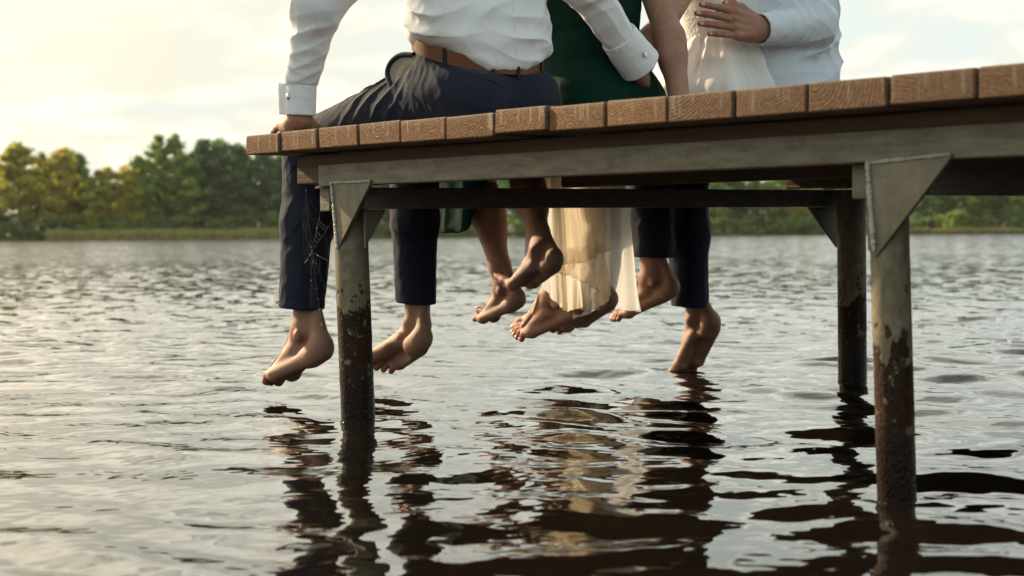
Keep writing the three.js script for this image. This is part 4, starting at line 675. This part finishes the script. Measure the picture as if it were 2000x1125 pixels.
  place('hair', mesh(Hs, [0.1, 0.7, -0.56], [0.4, 0.95, -0.3], 0.006), new THREE.MeshStandardMaterial({ name: 'brown_hair', color: new THREE.Color().setRGB(0.04, 0.024, 0.014), roughness: 0.7 }), man, at);
}

// ───────────────────────── second sitter: green dress, bare arm propped behind ─────────────────────────
const greenMat = new THREE.MeshPhysicalMaterial({ name: 'dark_green_crepe', color: new THREE.Color().setRGB(0.0018, 0.0215, 0.0145), roughness: 0.8, specularIntensity: 0.2, sheen: 0 });
const hairMat = (n, c) => new THREE.MeshStandardMaterial({ name: n, color: new THREE.Color().setRGB(...c), roughness: 0.65 });
function hairOn(group, at, c, long, mat) { const H = new Solid(0.02); H.add(ell(add3(c, [0.014, 0.045, 0]), [0.102, 0.088, 0.084])); if (long) { H.add(cone(add3(c, [0.07, 0.02, 0]), add3(c, [0.085, -0.2, 0]), 0.06, 0.045), 0.04); H.add(ell(add3(c, [0.03, -0.05, 0.06]), [0.05, 0.1, 0.03])); H.add(ell(add3(c, [0.03, -0.05, -0.06]), [0.05, 0.1, 0.03])); }
  H.mod((d, x, y, z) => smax(d, (c[0] - 0.045 - x) - Math.max(0, (y - c[1] - 0.045)) * 1.4, 0.012)); if (!long) H.mod((d, x, y) => smax(d, c[1] - 0.03 - y - Math.max(0, x - c[0]) * 0.4, 0.012)); H.mod(rumple(0.003, 60, long ? 12 : 50, 60, 5));
  place('hair', mesh(H, add3(c, [-0.15, long ? -0.3 : -0.15, -0.15]), add3(c, [0.2, 0.18, 0.15]), 0.006), mat, group, at); }
{
  const at = P(0.26, 0, 0.86), w = base('person', 0.26, 0, 0.86), tone = [0.29, 0.160, 0.108];
  tag(w, 'person in dark green dress with red toenails, straight bare arm propped behind on the deck', 'person', 'people sitting on the end of the jetty');
  const kL = P(-0.20, -0.045, 0.84), aL = P(-0.10, -0.385, 0.857), kR = P(-0.13, -0.035, 0.945), aR = P(0.12, -0.279, 0.80);
  const D = new Solid(0.04);
  D.add(trunk([[-0.02, 0.26, -0.865, 0.115, 0.145], [0.06, 0.268, -0.863, 0.134, 0.160], [0.12, 0.268, -0.860, 0.131, 0.156], [0.20, 0.266, -0.857, 0.108, 0.132], [0.265, 0.268, -0.853, 0.094, 0.118], [0.36, 0.268, -0.85, 0.1, 0.128], [0.45, 0.262, -0.85, 0.106, 0.138], [0.53, 0.255, -0.85, 0.085, 0.125]]));
  D.add(ell(P(0.315, 0.07, 0.79), [0.09, 0.095, 0.085])); D.add(ell(P(0.315, 0.07, 0.935), [0.09, 0.095, 0.085]));
  D.add(cone(P(0.2, 0.08, 0.79), kL, 0.09, 0.075), 0.06); D.add(cone(P(0.2, 0.08, 0.93), kR, 0.09, 0.075), 0.06);
  D.add(box(P(-0.19, -0.115, 0.838), [0.095, 0.155, 0.092], 0.05), 0.05);
  D.mod(deckCut(0.003));
  D.mod(creases([crease(P(0.3, 0.07, 0.99), 0.12, [-0.7, 0.5, -0.7], 0.05, 0.007, 0.7, 6, 0.5), crease(P(0.33, 0.24, 0.85), 0.12, [0.1, 1, 0.2], 0.035, 0.003, 0.9, 7, 1.5), crease(P(0.3, 0.35, 0.8), 0.14, [0.1, 0.9, -0.5], 0.05, 0.004, 0.9, 6, 2.5), crease(P(-0.2, -0.15, 0.76), 0.13, [1, 0.1, 0.7], 0.06, 0.006, 0.6, 6, 3.5), crease(P(0.1, 0.08, 0.8), 0.15, [1, 0.5, 0.2], 0.05, 0.006, 0.8, 7, 4.4)]));
  D.mod(rumple(0.0011, 18, 16, 18, 2));
  D.mod((d, x, y, z) => { if (x > 0.0 || y > 0.02) return d; const l = 0.643 * x + 0.766 * -z, lim = l < 0.49 ? -0.237 + 0.02 * Math.pow((l - 0.455) / 0.05, 2) * (l > 0.455 ? 1 : 0.1) : mix(-0.228, -0.09, sstep(0.485, 0.56, l)); d = smax(d, lim - y, 0.003);
    const q = box(P(-0.19, -0.175, 0.838), [0.089, 0.11, 0.086], 0.045)[0](x, y, z); return Math.max(d, -q); });
  const dress = place('dress', mesh(D, [-0.32, -0.27, -1.08], [0.45, 0.56, -0.66], 0.0045), greenMat, w, at);
  { const ring = []; for (let i = 0; i <= 40; i++) { const th = -0.3 * 3.14159 + (i / 40) * 1.2 * 3.14159 - 0.3, c = Math.cos(th), s = Math.sin(th); let r = 0.2; for (; r > 0.05 && D.at(0.268 + r * c, 0.265, -0.855 + r * s) > 0; r -= 0.001); ring.push(new THREE.Vector3(0.268 + r * c, 0.265, -0.855 + r * s)); } place('waist_seam', new THREE.TubeGeometry(new THREE.CatmullRomCurve3(ring), 80, 0.0012, 5), greenMat, dress, at);
    const pts = []; for (let i = 0; i <= 20; i++) { const y = mix(0.02, 0.262, i / 20); let x = 0.48; for (; x > 0.25 && D.at(x, y, -0.858) > 0; x -= 0.001); pts.push(new THREE.Vector3(x, y, -0.858)); } place('back_seam', new THREE.TubeGeometry(new THREE.CatmullRomCurve3(pts), 60, 0.0011, 5), greenMat, dress, at); }
  const sR = P(0.31, 0.47, 0.985), eR = P(0.415, 0.248, 0.972), wR = P(0.472, 0.045, 0.956), sL = P(0.27, 0.47, 0.725), eL = P(0.13, 0.25, 0.715), wL = P(0.0, 0.14, 0.82);
  const B = new Solid(0.03);
  B.add(trunk([[0.02, 0.265, -0.86, 0.1, 0.13], [0.12, 0.266, -0.86, 0.1, 0.13], [0.265, 0.268, -0.853, 0.08, 0.104], [0.38, 0.266, -0.85, 0.085, 0.115], [0.47, 0.26, -0.85, 0.085, 0.14], [0.535, 0.255, -0.85, 0.06, 0.1]]));
  B.add(cone(P(0.25, 0.51, 0.85), P(0.235, 0.62, 0.85), 0.045, 0.045)); const hc = P(0.215, 0.70, 0.85); headOn(B, hc, [-1, -0.15, 0.1], 0.93);
  B.add(cone(sL, eL, 0.042, 0.034)); B.add(cone(eL, wL, 0.035, 0.024)); hand(B, wL, [-0.6, -0.25, -0.6], [0, 1, 0], 1, 0.9, { curl: 0.3 }); B.add(ell(sR, [0.05, 0.05, 0.045])); B.add(cone(sR, lerp3(sR, eR, 0.18), 0.041, 0.039), 0.012);
  B.add(cone(P(0.2, 0.07, 0.80), kL, 0.07, 0.05)); B.add(cone(P(0.2, 0.07, 0.92), kR, 0.07, 0.05)); B.add(cone(kL, lerp3(kL, aL, 0.12), 0.05, 0.05)); B.add(cone(kR, lerp3(kR, aR, 0.12), 0.05, 0.05));
  B.mod((d, x, y) => (x > -0.005 ? smax(d, 0.016 - y, 0.01) : d));
  const A = new Solid(0.014); A.add(cone(lerp3(sR, eR, 0.05), eR, 0.0415, 0.0345)); A.add(ell(add3(eR, [0.018, -0.002, 0.0]), [0.014, 0.02, 0.016]), 0.03); A.add(cone(eR, wR, 0.0355, 0.023)); A.add(ell(lerp3(eR, wR, 0.22), [0.034, 0.05, 0.036]), 0.02); hand(A, P(0.474, 0.034, 0.955), [0.8, -0.08, -0.25], [0, 1, 0], -1, 0.92, { curl: 0.12, spread: 1.5, bent: true }); A.mod((d, x, y) => smax(d, 0.003 - y, 0.003));
  const FL = new Solid(0.018), FR = new Solid(0.018), tips = [];
  shin(FL, lerp3(kL, aL, 0.06), aL, 0.92, [0.9, 0, 0]); tips.push(...foot(FL, aL, [-0.957, -0.288, -0.039], [0.4, 1, 0.1], 1, 0.93, { up: 1.0, curl: 0.2, knee: kL }));
  shin(FR, lerp3(kR, aR, 0.06), aR, 0.92, [0.7, -0.5, 0]); tips.push(...foot(FR, aR, [-0.93, -0.36, -0.03], [0.5, 1, 0.0], -1, 0.93, { up: 1.15, curl: -0.2, knee: kR }));
  bodyMesh(w, at, [[B, [-0.3, -0.15, -1.06], [0.48, 0.86, -0.64], 0.0095], [A, [0.24, -0.01, -1.08], [0.70, 0.50, -0.86], 0.0032], [FL, [-0.40, -0.60, -0.96], [0.0, -0.02, -0.74], 0.0032], [FR, [-0.24, -0.46, -1.02], [0.26, 0.0, -0.70], 0.0032]], tone, near([...tips.map((n) => n[0]), aL, aR, eR], 0.045));
  tips.forEach((n) => place('toenail', nailShape(n, 1.0), redNail, w, at));
  hairOn(w, at, hc, true, hairMat('dark_blond_hair', [0.16, 0.1, 0.05]));
}

// ───────────────────────── third sitter: the bride ─────────────────────────
const whiteMat = new THREE.MeshPhysicalMaterial({ name: 'white_chiffon', color: new THREE.Color().setRGB(0.86, 0.86, 0.84), roughness: 0.9, transmission: 0.40, thickness: 0, side: THREE.DoubleSide });
const creamMat = new THREE.MeshPhysicalMaterial({ name: 'cream_tulle', color: new THREE.Color().setRGB(0.86, 0.79, 0.66), roughness: 0.95, transmission: 0.55, thickness: 0, side: THREE.DoubleSide, transparent: true, opacity: 0.80 });
const hemMat = new THREE.MeshStandardMaterial({ name: 'hem_stitch', color: new THREE.Color().setRGB(0.10, 0.07, 0.04), roughness: 0.9 });
{
  const at = P(0.27, 0, 1.32), w = base('person', 0.27, 0, 1.32), tone = [0.36, 0.20, 0.135];
  tag(w, 'bride in white lace bodice and cream layered dress hanging over the jetty end', 'person', 'people sitting on the end of the jetty');
  const kL = P(-0.20, -0.045, 1.13), aL = P(-0.15, -0.413, 1.078), kR = P(-0.19, -0.045, 1.25), aR = P(-0.105, -0.405, 1.192);
  const sL = P(0.30, 0.46, 1.19), eL = P(0.325, 0.245, 0.995), wL = P(0.235, 0.125, 0.985), sR = P(0.27, 0.46, 1.44), eR = P(0.13, 0.25, 1.42), wR = P(0.02, 0.14, 1.32);
  const K = new Solid(0.03);
  K.add(trunk([[-0.02, 0.25, -1.28, 0.185, 0.19], [0.05, 0.25, -1.285, 0.185, 0.185], [0.13, 0.256, -1.295, 0.162, 0.168], [0.21, 0.266, -1.312, 0.122, 0.136], [0.262, 0.27, -1.318, 0.098, 0.113], [0.285, 0.27, -1.318, 0.092, 0.107]]));
  K.add(cone(P(0.18, 0.08, 1.26), kL, 0.1, 0.085), 0.06); K.add(cone(P(0.18, 0.08, 1.38), kR, 0.1, 0.085), 0.06); K.add(cone(add3(kL, [0, 0.01, 0]), add3(kL, [0.02, -0.07, 0]), 0.075, 0.07), 0.05); K.add(cone(add3(kR, [0, 0.01, 0]), add3(kR, [0.02, -0.07, 0]), 0.075, 0.07), 0.05);
  K.mod(deckCut(0.003));
  K.mod((d, x, y, z) => { if (Math.abs(d) > 0.06 || x < 0) return d; const th = Math.atan2(-z - 1.318, x - 0.27), n = th * 6.2 + 1.6 * noise(th * 2.2, y * 3, 4) + 0.7 * noise(th * 5, y * 7, 1), n2 = th * 15 + 2 * noise(th * 5, y * 5, 8), g = sstep(0.29, 0.2, y); return d - (0.012 * g + 0.001) * Math.sin(n) - (0.0035 * (0.4 + 0.6 * sstep(0.1, 0.27, y))) * Math.sin(n2) - 0.006 * g * noise(x * 9, y * 9, z * 9); });
  K.mod((d, x, y, z) => (y < -0.02 ? Math.max(d, -0.125 - y) : d));
  place('skirt', mesh(K, [-0.31, -0.15, -1.56], [0.50, 0.31, -0.98], 0.0048), whiteMat, w, at);
  // bodice with raised lace
  const N = new Solid(0.03); N.add(trunk([[0.20, 0.268, -1.318, 0.088, 0.103], [0.275, 0.27, -1.318, 0.0895, 0.1045], [0.36, 0.268, -1.317, 0.094, 0.114], [0.44, 0.262, -1.316, 0.1, 0.126], [0.50, 0.255, -1.316, 0.08, 0.12]]));
  N.mod((d, x, y, z) => { if (Math.abs(d) > 0.03) return d; const th = Math.atan2(-z - 1.318, x - 0.27) * 0.11, q = noise(th * 52, y * 52, 2), e = noise(th * 95 + 4, y * 95, 6); return d - 0.0009 * sstep(0.10, 0.0, Math.abs(q)) - 0.0007 * sstep(0.10, 0.0, Math.abs(e)); });
  place('bodice', mesh(N, [0.14, 0.18, -1.46], [0.39, 0.53, -1.18], 0.0034), whiteMat, w, at);
  // hanging layers under the deck
  function layer(name, top, bot, mat, folds, amp, trim, seed, nS = 70, nT = 44) {
    const pos = [], idx = [], uv = [], hem = [];
    for (let j = 0; j <= nT; j++) for (let i = 0; i <= nS; i++) { const s = i / nS, t = j / nT, A = top(s), Bq = bot(s), k = Math.pow(t, 0.85), f = Math.sin(6.283 * (folds * s + 0.6 * noise(s * 2.6, t * 1.2, seed)) + seed), f2 = Math.sin(6.283 * (folds * 2.3 * s + 0.4 * noise(s * 4, t * 2, seed + 5)));
      const a = mix(A[0], Bq[0], t) + amp * (0.25 + 0.75 * k) * f + amp * 0.35 * k * f2, c = mix(A[1], Bq[1], t) + 0.0015 * k * f2, b = mix(A[2], Bq[2], t) + amp * 0.55 * k * Math.cos(6.283 * folds * s + seed); const p = P(a, c, b); pos.push(...p); uv.push(s, t); if (j === nT) hem.push(new THREE.Vector3(...p)); }
    for (let j = 0; j < nT; j++) for (let i = 0; i < nS; i++) { const q = j * (nS + 1) + i; idx.push(q, q + 1, q + nS + 1, q + 1, q + nS + 2, q + nS + 1); }
    const g = new THREE.BufferGeometry(); g.setAttribute('position', new THREE.Float32BufferAttribute(pos, 3)); g.setAttribute('uv', new THREE.Float32BufferAttribute(uv, 2)); g.setIndex(idx); g.computeVertexNormals();
    const m = place(name, g, mat, w, at); if (trim) place('hem', new THREE.TubeGeometry(new THREE.CatmullRomCurve3(hem), 140, trim, 5), hemMat, m, at); return m;
  }
  const lin = (...k) => (s) => { const x = s * (k.length - 1), i = Math.min(k.length - 2, Math.floor(x)); return lerp3(k[i], k[i + 1], x - i); };
  layer('dress_layer', lin([-0.05, -0.06, 0.895], [-0.05, -0.06, 1.0]), lin([-0.045, -0.30, 0.875], [-0.045, -0.38, 0.935], [-0.045, -0.44, 1.01]), whiteMat, 2, 0.006, 0, 1.1);
  layer('dress_layer', lin([-0.03, -0.06, 0.965], [-0.03, -0.06, 1.12]), lin([-0.035, -0.430, 0.985], [-0.035, -0.456, 1.02], [-0.035, -0.446, 1.07], [-0.035, -0.462, 1.11], [-0.035, -0.420, 1.19]), creamMat, 4.2, 0.010, 0.0006, 2.4);
  layer('dress_layer', lin([-0.02, -0.06, 0.955], [-0.02, -0.06, 1.115]), lin([-0.018, -0.325, 0.965], [-0.018, -0.318, 1.07], [-0.02, -0.285, 1.172]), creamMat, 3.1, 0.010, 0.0006, 0.6);
  layer('dress_layer', lin([-0.022, -0.28, 1.02], [-0.026, -0.27, 1.15]), lin([-0.02, -0.345, 0.975], [-0.022, -0.365, 1.06], [-0.03, -0.42, 1.17]), creamMat, 2.3, 0.011, 0.0006, 3.9);
  layer('dress_layer', lin([-0.06, -0.06, 1.165], [-0.06, -0.06, 1.262]), lin([-0.08, -0.480, 1.09], [-0.065, -0.452, 1.19], [-0.06, -0.470, 1.345]), whiteMat, 2.6, 0.012, 0.0006, 5.2);
  // skin
  const B = new Solid(0.03);
  B.add(trunk([[0.02, 0.265, -1.32, 0.1, 0.13], [0.12, 0.266, -1.32, 0.1, 0.125], [0.27, 0.27, -1.318, 0.078, 0.094], [0.38, 0.266, -1.317, 0.082, 0.105], [0.46, 0.26, -1.316, 0.085, 0.135], [0.53, 0.255, -1.316, 0.06, 0.1]]));
  B.add(cone(P(0.25, 0.5, 1.316), P(0.235, 0.61, 1.316), 0.045, 0.045)); const hc = P(0.215, 0.69, 1.316); headOn(B, hc, [-1, -0.1, -0.1], 0.93);
  B.add(cone(sR, eR, 0.04, 0.033)); B.add(cone(eR, wR, 0.034, 0.023)); hand(B, wR, [-0.6, -0.25, 0.6], [0, 1, 0], -1, 0.9, { curl: 0.3 }); B.add(ell(sL, [0.045, 0.045, 0.045])); B.add(cone(sL, lerp3(sL, eL, 0.25), 0.04, 0.038));
  B.add(cone(P(0.2, 0.07, 1.26), kL, 0.07, 0.05)); B.add(cone(P(0.2, 0.07, 1.38), kR, 0.07, 0.05)); B.add(cone(kL, lerp3(kL, aL, 0.12), 0.05, 0.05)); B.add(cone(kR, lerp3(kR, aR, 0.12), 0.05, 0.05));
  B.mod((d, x, y) => (x > -0.005 ? smax(d, 0.016 - y, 0.01) : d));
  const A = new Solid(0.022); A.add(cone(lerp3(sL, eL, 0.05), eL, 0.039, 0.034)); A.add(ell(add3(eL, [0.016, -0.008, 0.006]), [0.02, 0.022, 0.02]), 0.02); A.add(cone(eL, lerp3(eL, wL, 0.4), 0.036, 0.033)); A.add(cone(lerp3(eL, wL, 0.4), wL, 0.033, 0.023)); hand(A, wL, [-0.75, -0.5, 0.1], [0.3, 0.6, -0.6], 1, 0.9, { curl: 0.3 });
  const FL = new Solid(0.018), FR = new Solid(0.018), tips = [];
  shin(FL, lerp3(kL, aL, 0.06), aL, 0.92, [0.9, 0, 0]); tips.push(...foot(FL, aL, [-0.937, -0.29, 0.21], [0.35, 1, 0.25], 1, 1.17, { curl: 0.4, roll: -0.25, knee: kL }));
  shin(FR, lerp3(kR, aR, 0.06), aR, 0.92, [0.9, 0, 0]); tips.push(...foot(FR, aR, [-0.892, -0.43, 0.12], [0.4, 1, 0], -1, 0.95, { curl: 0.2, up: 0.5, knee: kR }));
  bodyMesh(w, at, [[B, [-0.3, -0.15, -1.52], [0.40, 0.85, -1.1], 0.0095], [A, [0.0, -0.02, -1.26], [0.42, 0.50, -0.92], 0.0032], [FL, [-0.46, -0.62, -1.22], [0.0, -0.02, -0.94], 0.0032], [FR, [-0.42, -0.62, -1.34], [0.0, -0.02, -1.08], 0.0032]], tone, near([...tips.map((n) => n[0]), aL, aR, eL], 0.045));
  tips.forEach((n) => place('toenail', nailShape(n, 0.85), bareNail, w, at));
  hairOn(w, at, hc, true, hairMat('blond_hair', [0.28, 0.18, 0.08]));
}

// ───────────────────────── fourth sitter: pale blue shirt, arm round the bride ─────────────────────────
{
  const at = P(0.3, 0, 1.535), m = base('person', 0.3, 0, 1.535), tone = [0.28, 0.145, 0.095];
  tag(m, 'person in pale blue shirt, hand on the bride, one toe in the water', 'person', 'people sitting on the end of the jetty');
  const blueShirt = new THREE.MeshPhysicalMaterial({ name: 'pale_blue_shirt_cotton', color: new THREE.Color().setRGB(0.60, 0.66, 0.72), roughness: 0.9, transmission: 0.15, thickness: 0, side: THREE.DoubleSide });
  const kL = P(-0.14, -0.02, 1.45), hL = P(-0.12, -0.33, 1.44), aL = P(-0.12, -0.376, 1.437), kR = P(-0.14, -0.03, 1.605), hR = P(-0.13, -0.49, 1.606), aR = P(-0.125, -0.510, 1.632);
  const T = new Solid(0.035);
  T.add(ell(P(0.3, 0.085, 1.535), [0.13, 0.11, 0.17])); T.add(ell(P(0.3, 0.15, 1.535), [0.115, 0.08, 0.16])); T.add(cone(P(0.25, 0.082, 1.46), kL, 0.094, 0.07), 0.05); T.add(cone(P(0.25, 0.082, 1.62), kR, 0.094, 0.07), 0.05);
  T.add(cone(kL, hL, 0.068, 0.063)); T.add(cone(kR, P(-0.135, -0.25, 1.604), 0.066, 0.060)); T.add(cone(P(-0.135, -0.25, 1.604), hR, 0.060, 0.056));
  T.mod(deckCut(0.003));
  T.mod(creases([crease(P(-0.13, -0.2, 1.44), 0.16, [0.6, 0.1, 1], 0.055, 0.006, 0.6, 6, 1.2), crease(P(-0.13, -0.3, 1.6), 0.18, [0.6, 0.1, 1], 0.055, 0.006, 0.6, 6, 2.2), crease(P(-0.13, -0.12, 1.6), 0.1, [0.4, 1, 0.3], 0.04, 0.006, 0.8, 8, 3.1), crease(P(-0.13, -0.08, 1.45), 0.1, [0.4, 1, 0.3], 0.04, 0.006, 0.8, 8, 4.1)])); T.mod(rumple(0.0014, 28, 20, 28, 7));
  const inner = new Solid(0.01); inner.add(cone(add3(hL, [0, 0.06, 0]), add3(hL, [0, -0.05, 0]), 0.054, 0.053)); inner.add(cone(add3(hR, [0, 0.05, 0]), add3(hR, [0, -0.05, 0]), 0.048, 0.047));
  T.mod((d, x, y, z) => { if (y > -0.2) return d; const left = -z < 1.525, lim = left ? -0.314 - 0.05 * (x + 0.12) : -0.466 - 0.08 * (x + 0.13); return Math.max(Math.max(d, lim - y), -inner.at(x, y, z)); });
  place('trousers', mesh(T, [-0.24, -0.50, -1.78], [0.46, 0.25, -1.32], 0.0046), navyMat, m, at);
  const sL = P(0.34, 0.5, 1.43), eL = P(0.43, 0.315, 1.515), wL = P(0.428, 0.288, 1.288), sR = P(0.28, 0.49, 1.71), eR = P(0.15, 0.26, 1.72), wR = P(0.0, 0.14, 1.64);
  const S = new Solid(0.03);
  S.add(trunk([[0.09, 0.3, -1.535, 0.118, 0.162], [0.16, 0.302, -1.535, 0.128, 0.170], [0.26, 0.302, -1.535, 0.122, 0.170], [0.38, 0.3, -1.535, 0.118, 0.176], [0.48, 0.295, -1.535, 0.112, 0.19], [0.55, 0.285, -1.535, 0.085, 0.17], [0.6, 0.275, -1.535, 0.062, 0.075], [0.64, 0.265, -1.535, 0.058, 0.06]]));
  S.add(cone(sL, eL, 0.066, 0.057), 0.05); S.add(cone(eL, P(0.43, 0.291, 1.325), 0.055, 0.043), 0.025); S.add(cone(sR, eR, 0.06, 0.052), 0.05); S.add(cone(eR, lerp3(eR, wR, 0.9), 0.05, 0.036));
  S.mod(creases([crease(eL, 0.11, [0.2, 0.5, 0.85], 0.038, 0.010, 0.9, 8, 0.7), crease(P(0.44, 0.3, 1.42), 0.10, [0.1, 0.35, 1], 0.034, 0.007, 1, 9, 1.8), crease(P(0.4, 0.4, 1.48), 0.11, [0.2, 1, -0.4], 0.04, 0.008, 0.9, 8, 2.9), crease(P(0.4, 0.2, 1.6), 0.16, [0.2, 0.9, 0.5], 0.075, 0.012, 0.8, 5, 3.7), crease(P(0.4, 0.35, 1.64), 0.16, [0.2, 0.9, -0.6], 0.06, 0.010, 0.9, 5, 4.6), crease(P(0.4, 0.13, 1.5), 0.12, [0.2, 1, 0.1], 0.05, 0.005, 0.8, 7, 5.3)])); S.mod(rumple(0.0012, 20, 14, 20, 4));
  const dL = norm3(sub3(wL, eL)), cL = P(0.43, 0.2905, 1.322); S.mod((d, x, y, z) => (x > 0.34 && -z < 1.44 && y > 0.2 && y < 0.38 ? smax(d, dot3(sub3([x, y, z], cL), dL), 0.004) : d)); S.mod((d, x, y) => smax(d, 0.094 - y, 0.01));
  const shirt = place('shirt', mesh(S, [-0.06, 0.08, -1.84], [0.52, 0.66, -1.26], 0.0046), blueShirt, m, at);
  const C = new Solid(0.01); C.add(cone(lerp3(cL, wL, -0.6), lerp3(cL, wL, 1.2), 0.0425, 0.041)); const CI = cone(lerp3(cL, wL, -1), lerp3(cL, wL, 2.5), 0.0385, 0.037)[0];
  C.mod((d, x, y, z) => { const v = [x, y, z]; d = smax(d, dot3(sub3(v, add3(wL, dL, -0.004)), dL), 0.004); d = smax(d, -dot3(sub3(v, add3(cL, dL, -0.012)), dL), 0.004); return Math.max(d, -CI(x, y, z)); }); C.mod(rumple(0.001, 36, 30, 36, 9));
  place('cuff', mesh(C, [0.36, 0.22, -1.38], [0.50, 0.36, -1.25], 0.0026), blueShirt, shirt, at);
  const B = new Solid(0.03);
  B.add(trunk([[0.02, 0.3, -1.535, 0.1, 0.14], [0.15, 0.3, -1.535, 0.1, 0.14], [0.3, 0.3, -1.535, 0.1, 0.145], [0.45, 0.295, -1.535, 0.098, 0.165], [0.53, 0.288, -1.535, 0.07, 0.155], [0.6, 0.275, -1.535, 0.05, 0.06]]));
  B.add(cone(P(0.275, 0.57, 1.535), P(0.25, 0.69, 1.535), 0.055, 0.055)); const hc = P(0.225, 0.77, 1.535); headOn(B, hc, [-1, -0.1, 0.1]);
  B.add(cone(sL, eL, 0.045, 0.038)); B.add(cone(eL, lerp3(eL, wL, 0.5), 0.038, 0.032)); B.add(cone(sR, eR, 0.045, 0.038)); B.add(cone(eR, wR, 0.036, 0.026)); hand(B, wR, [-0.7, -0.2, 0.4], [0, 1, 0], -1, 1, { curl: 0.3 });
  B.add(cone(P(0.25, 0.08, 1.46), kL, 0.075, 0.05)); B.add(cone(P(0.25, 0.08, 1.62), kR, 0.075, 0.05)); B.add(cone(kL, lerp3(kL, aL, 0.72), 0.048, 0.038)); B.add(cone(kR, lerp3(kR, aR, 0.75), 0.048, 0.036));
  B.mod((d, x, y) => (x > -0.005 ? smax(d, 0.016 - y, 0.01) : d));
  const FL = new Solid(0.016), FR = new Solid(0.016), H = new Solid(0.014), tips = [];
  FL.add(cone(lerp3(kL, aL, 0.62), lerp3(kL, aL, 0.97), 0.0405, 0.034)); tips.push(...foot(FL, aL, [-0.90, -0.36, 0.24], [0.4, 1, 0.1], 1, 1.06, { curl: 0.2, knee: kL }));
  FR.add(cone(lerp3(kR, aR, 0.7), lerp3(kR, aR, 0.97), 0.039, 0.033)); tips.push(...foot(FR, aR, [-0.66, -0.76, -0.0], [-0.2, 1, -0.1], -1, 1.06, { curl: 0.3, knee: kR }));
  H.add(cone(lerp3(eL, wL, 0.45), wL, 0.032, 0.026)); const hn = hand(H, wL, [-0.06, 0.10, 1], [1, 0.05, 0.06], 1, 1.04, { curl: 0.16, spread: 0.8, thumb: [[0.02, -0.008, 0.026], [0.055, -0.008, 0.045], [0.085, -0.006, 0.05], [0.112, -0.006, 0.047]] });
  bodyMesh(m, at, [[B, [-0.22, -0.42, -1.86], [0.50, 0.92, -1.24], 0.0095], [FL, [-0.42, -0.62, -1.58], [0.0, -0.2, -1.30], 0.003], [FR, [-0.42, -0.80, -1.76], [0.0, -0.34, -1.48], 0.003], [H, [0.34, 0.18, -1.44], [0.50, 0.40, -1.05], 0.0026]], tone, near([...tips.map((n) => n[0]), ...hn.map((n) => n[0]), aL, aR], 0.04));
  tips.forEach((n) => place('toenail', nailShape(n, 0.8), bareNail, m, at)); hn.forEach((n) => place('fingernail', nailShape(n, 0.85), bareNail, m, at));
  hairOn(m, at, hc, false, hairMat('dark_hair', [0.03, 0.02, 0.014]));
}

// ───────────────────────── spider's web between the deck corner, the bracket and the post ─────────────────────────
{
  const r = rng(21), gs = [], C = [0.085, -0.27, 0.12], thread = new THREE.MeshPhysicalMaterial({ name: 'web_silk', color: new THREE.Color().setRGB(0.5, 0.5, 0.48), roughness: 0.5, transmission: 0.55, thickness: 0 });
  const T3 = (p, q, sag, rad) => { const A = new THREE.Vector3(...P(...p)), B = new THREE.Vector3(...P(...q)), M = A.clone().lerp(B, 0.5); M.y -= sag; gs.push(new THREE.TubeGeometry(new THREE.QuadraticBezierCurve3(A, M, B), 6, rad, 3)); };
  const anchors = [[0.07, -0.112, 0.115], [0.112, -0.176, 0.128], [0.2, -0.2, 0.1], [0.215, -0.30, 0.105], [0.2, -0.42, 0.11], [0.125, -0.46, 0.12], [0.06, -0.40, 0.13], [0.035, -0.30, 0.13], [0.045, -0.20, 0.12]];
  anchors.forEach((a) => T3(C, a, 0.004, 0.0001));
  for (let k = 1; k <= 9; k++) for (let i = 0; i < anchors.length; i++) { if (r() < 0.45) continue; const a = anchors[i], b = anchors[(i + 1) % anchors.length], t = k / 10 + 0.03 * (r() - 0.5); T3(lerp3(C, a, t), lerp3(C, b, t + 0.02 * (r() - 0.5)), 0.004 * k / 5, 0.00008); }
  for (let i = 0; i < 26; i++) { const a = anchors[Math.floor(r() * 9)], t = r(), p = lerp3(C, a, t), s = new THREE.SphereGeometry(0.0006 + 0.0007 * r(), 6, 5); s.translate(...P(p[0], p[1] - 0.004 * t * (1 - t) * 2, p[2])); gs.push(s); }
  const web = base('spider_web', 0.085, -0.27, 0.12), at = P(0.085, -0.27, 0.12); place('thread', mergeGeometries(gs.map((g) => { const q = g.index ? g.toNonIndexed() : g; return q; })), thread, web, at);
  const g2 = [], q2 = (p, q, s) => { const A = new THREE.Vector3(...P(...p)), B = new THREE.Vector3(...P(...q)), M = A.clone().lerp(B, 0.5); M.y -= s; g2.push(new THREE.TubeGeometry(new THREE.QuadraticBezierCurve3(A, M, B), 8, 0.00008, 3)); };
  for (let i = 0; i < 4; i++) q2([0.0 - 0.002 * i, -0.048, 0.02 + 0.02 * i], [0.0 + 0.05 * r(), -0.10 - 0.13 * r(), 0.03 + 0.05 * r()], 0.01);
  place('loose_thread', mergeGeometries(g2), thread, web, at);
  tag(web, 'torn spider web strung between the deck corner and the left post', 'spider web');
}
renderer.render(scene, camera);
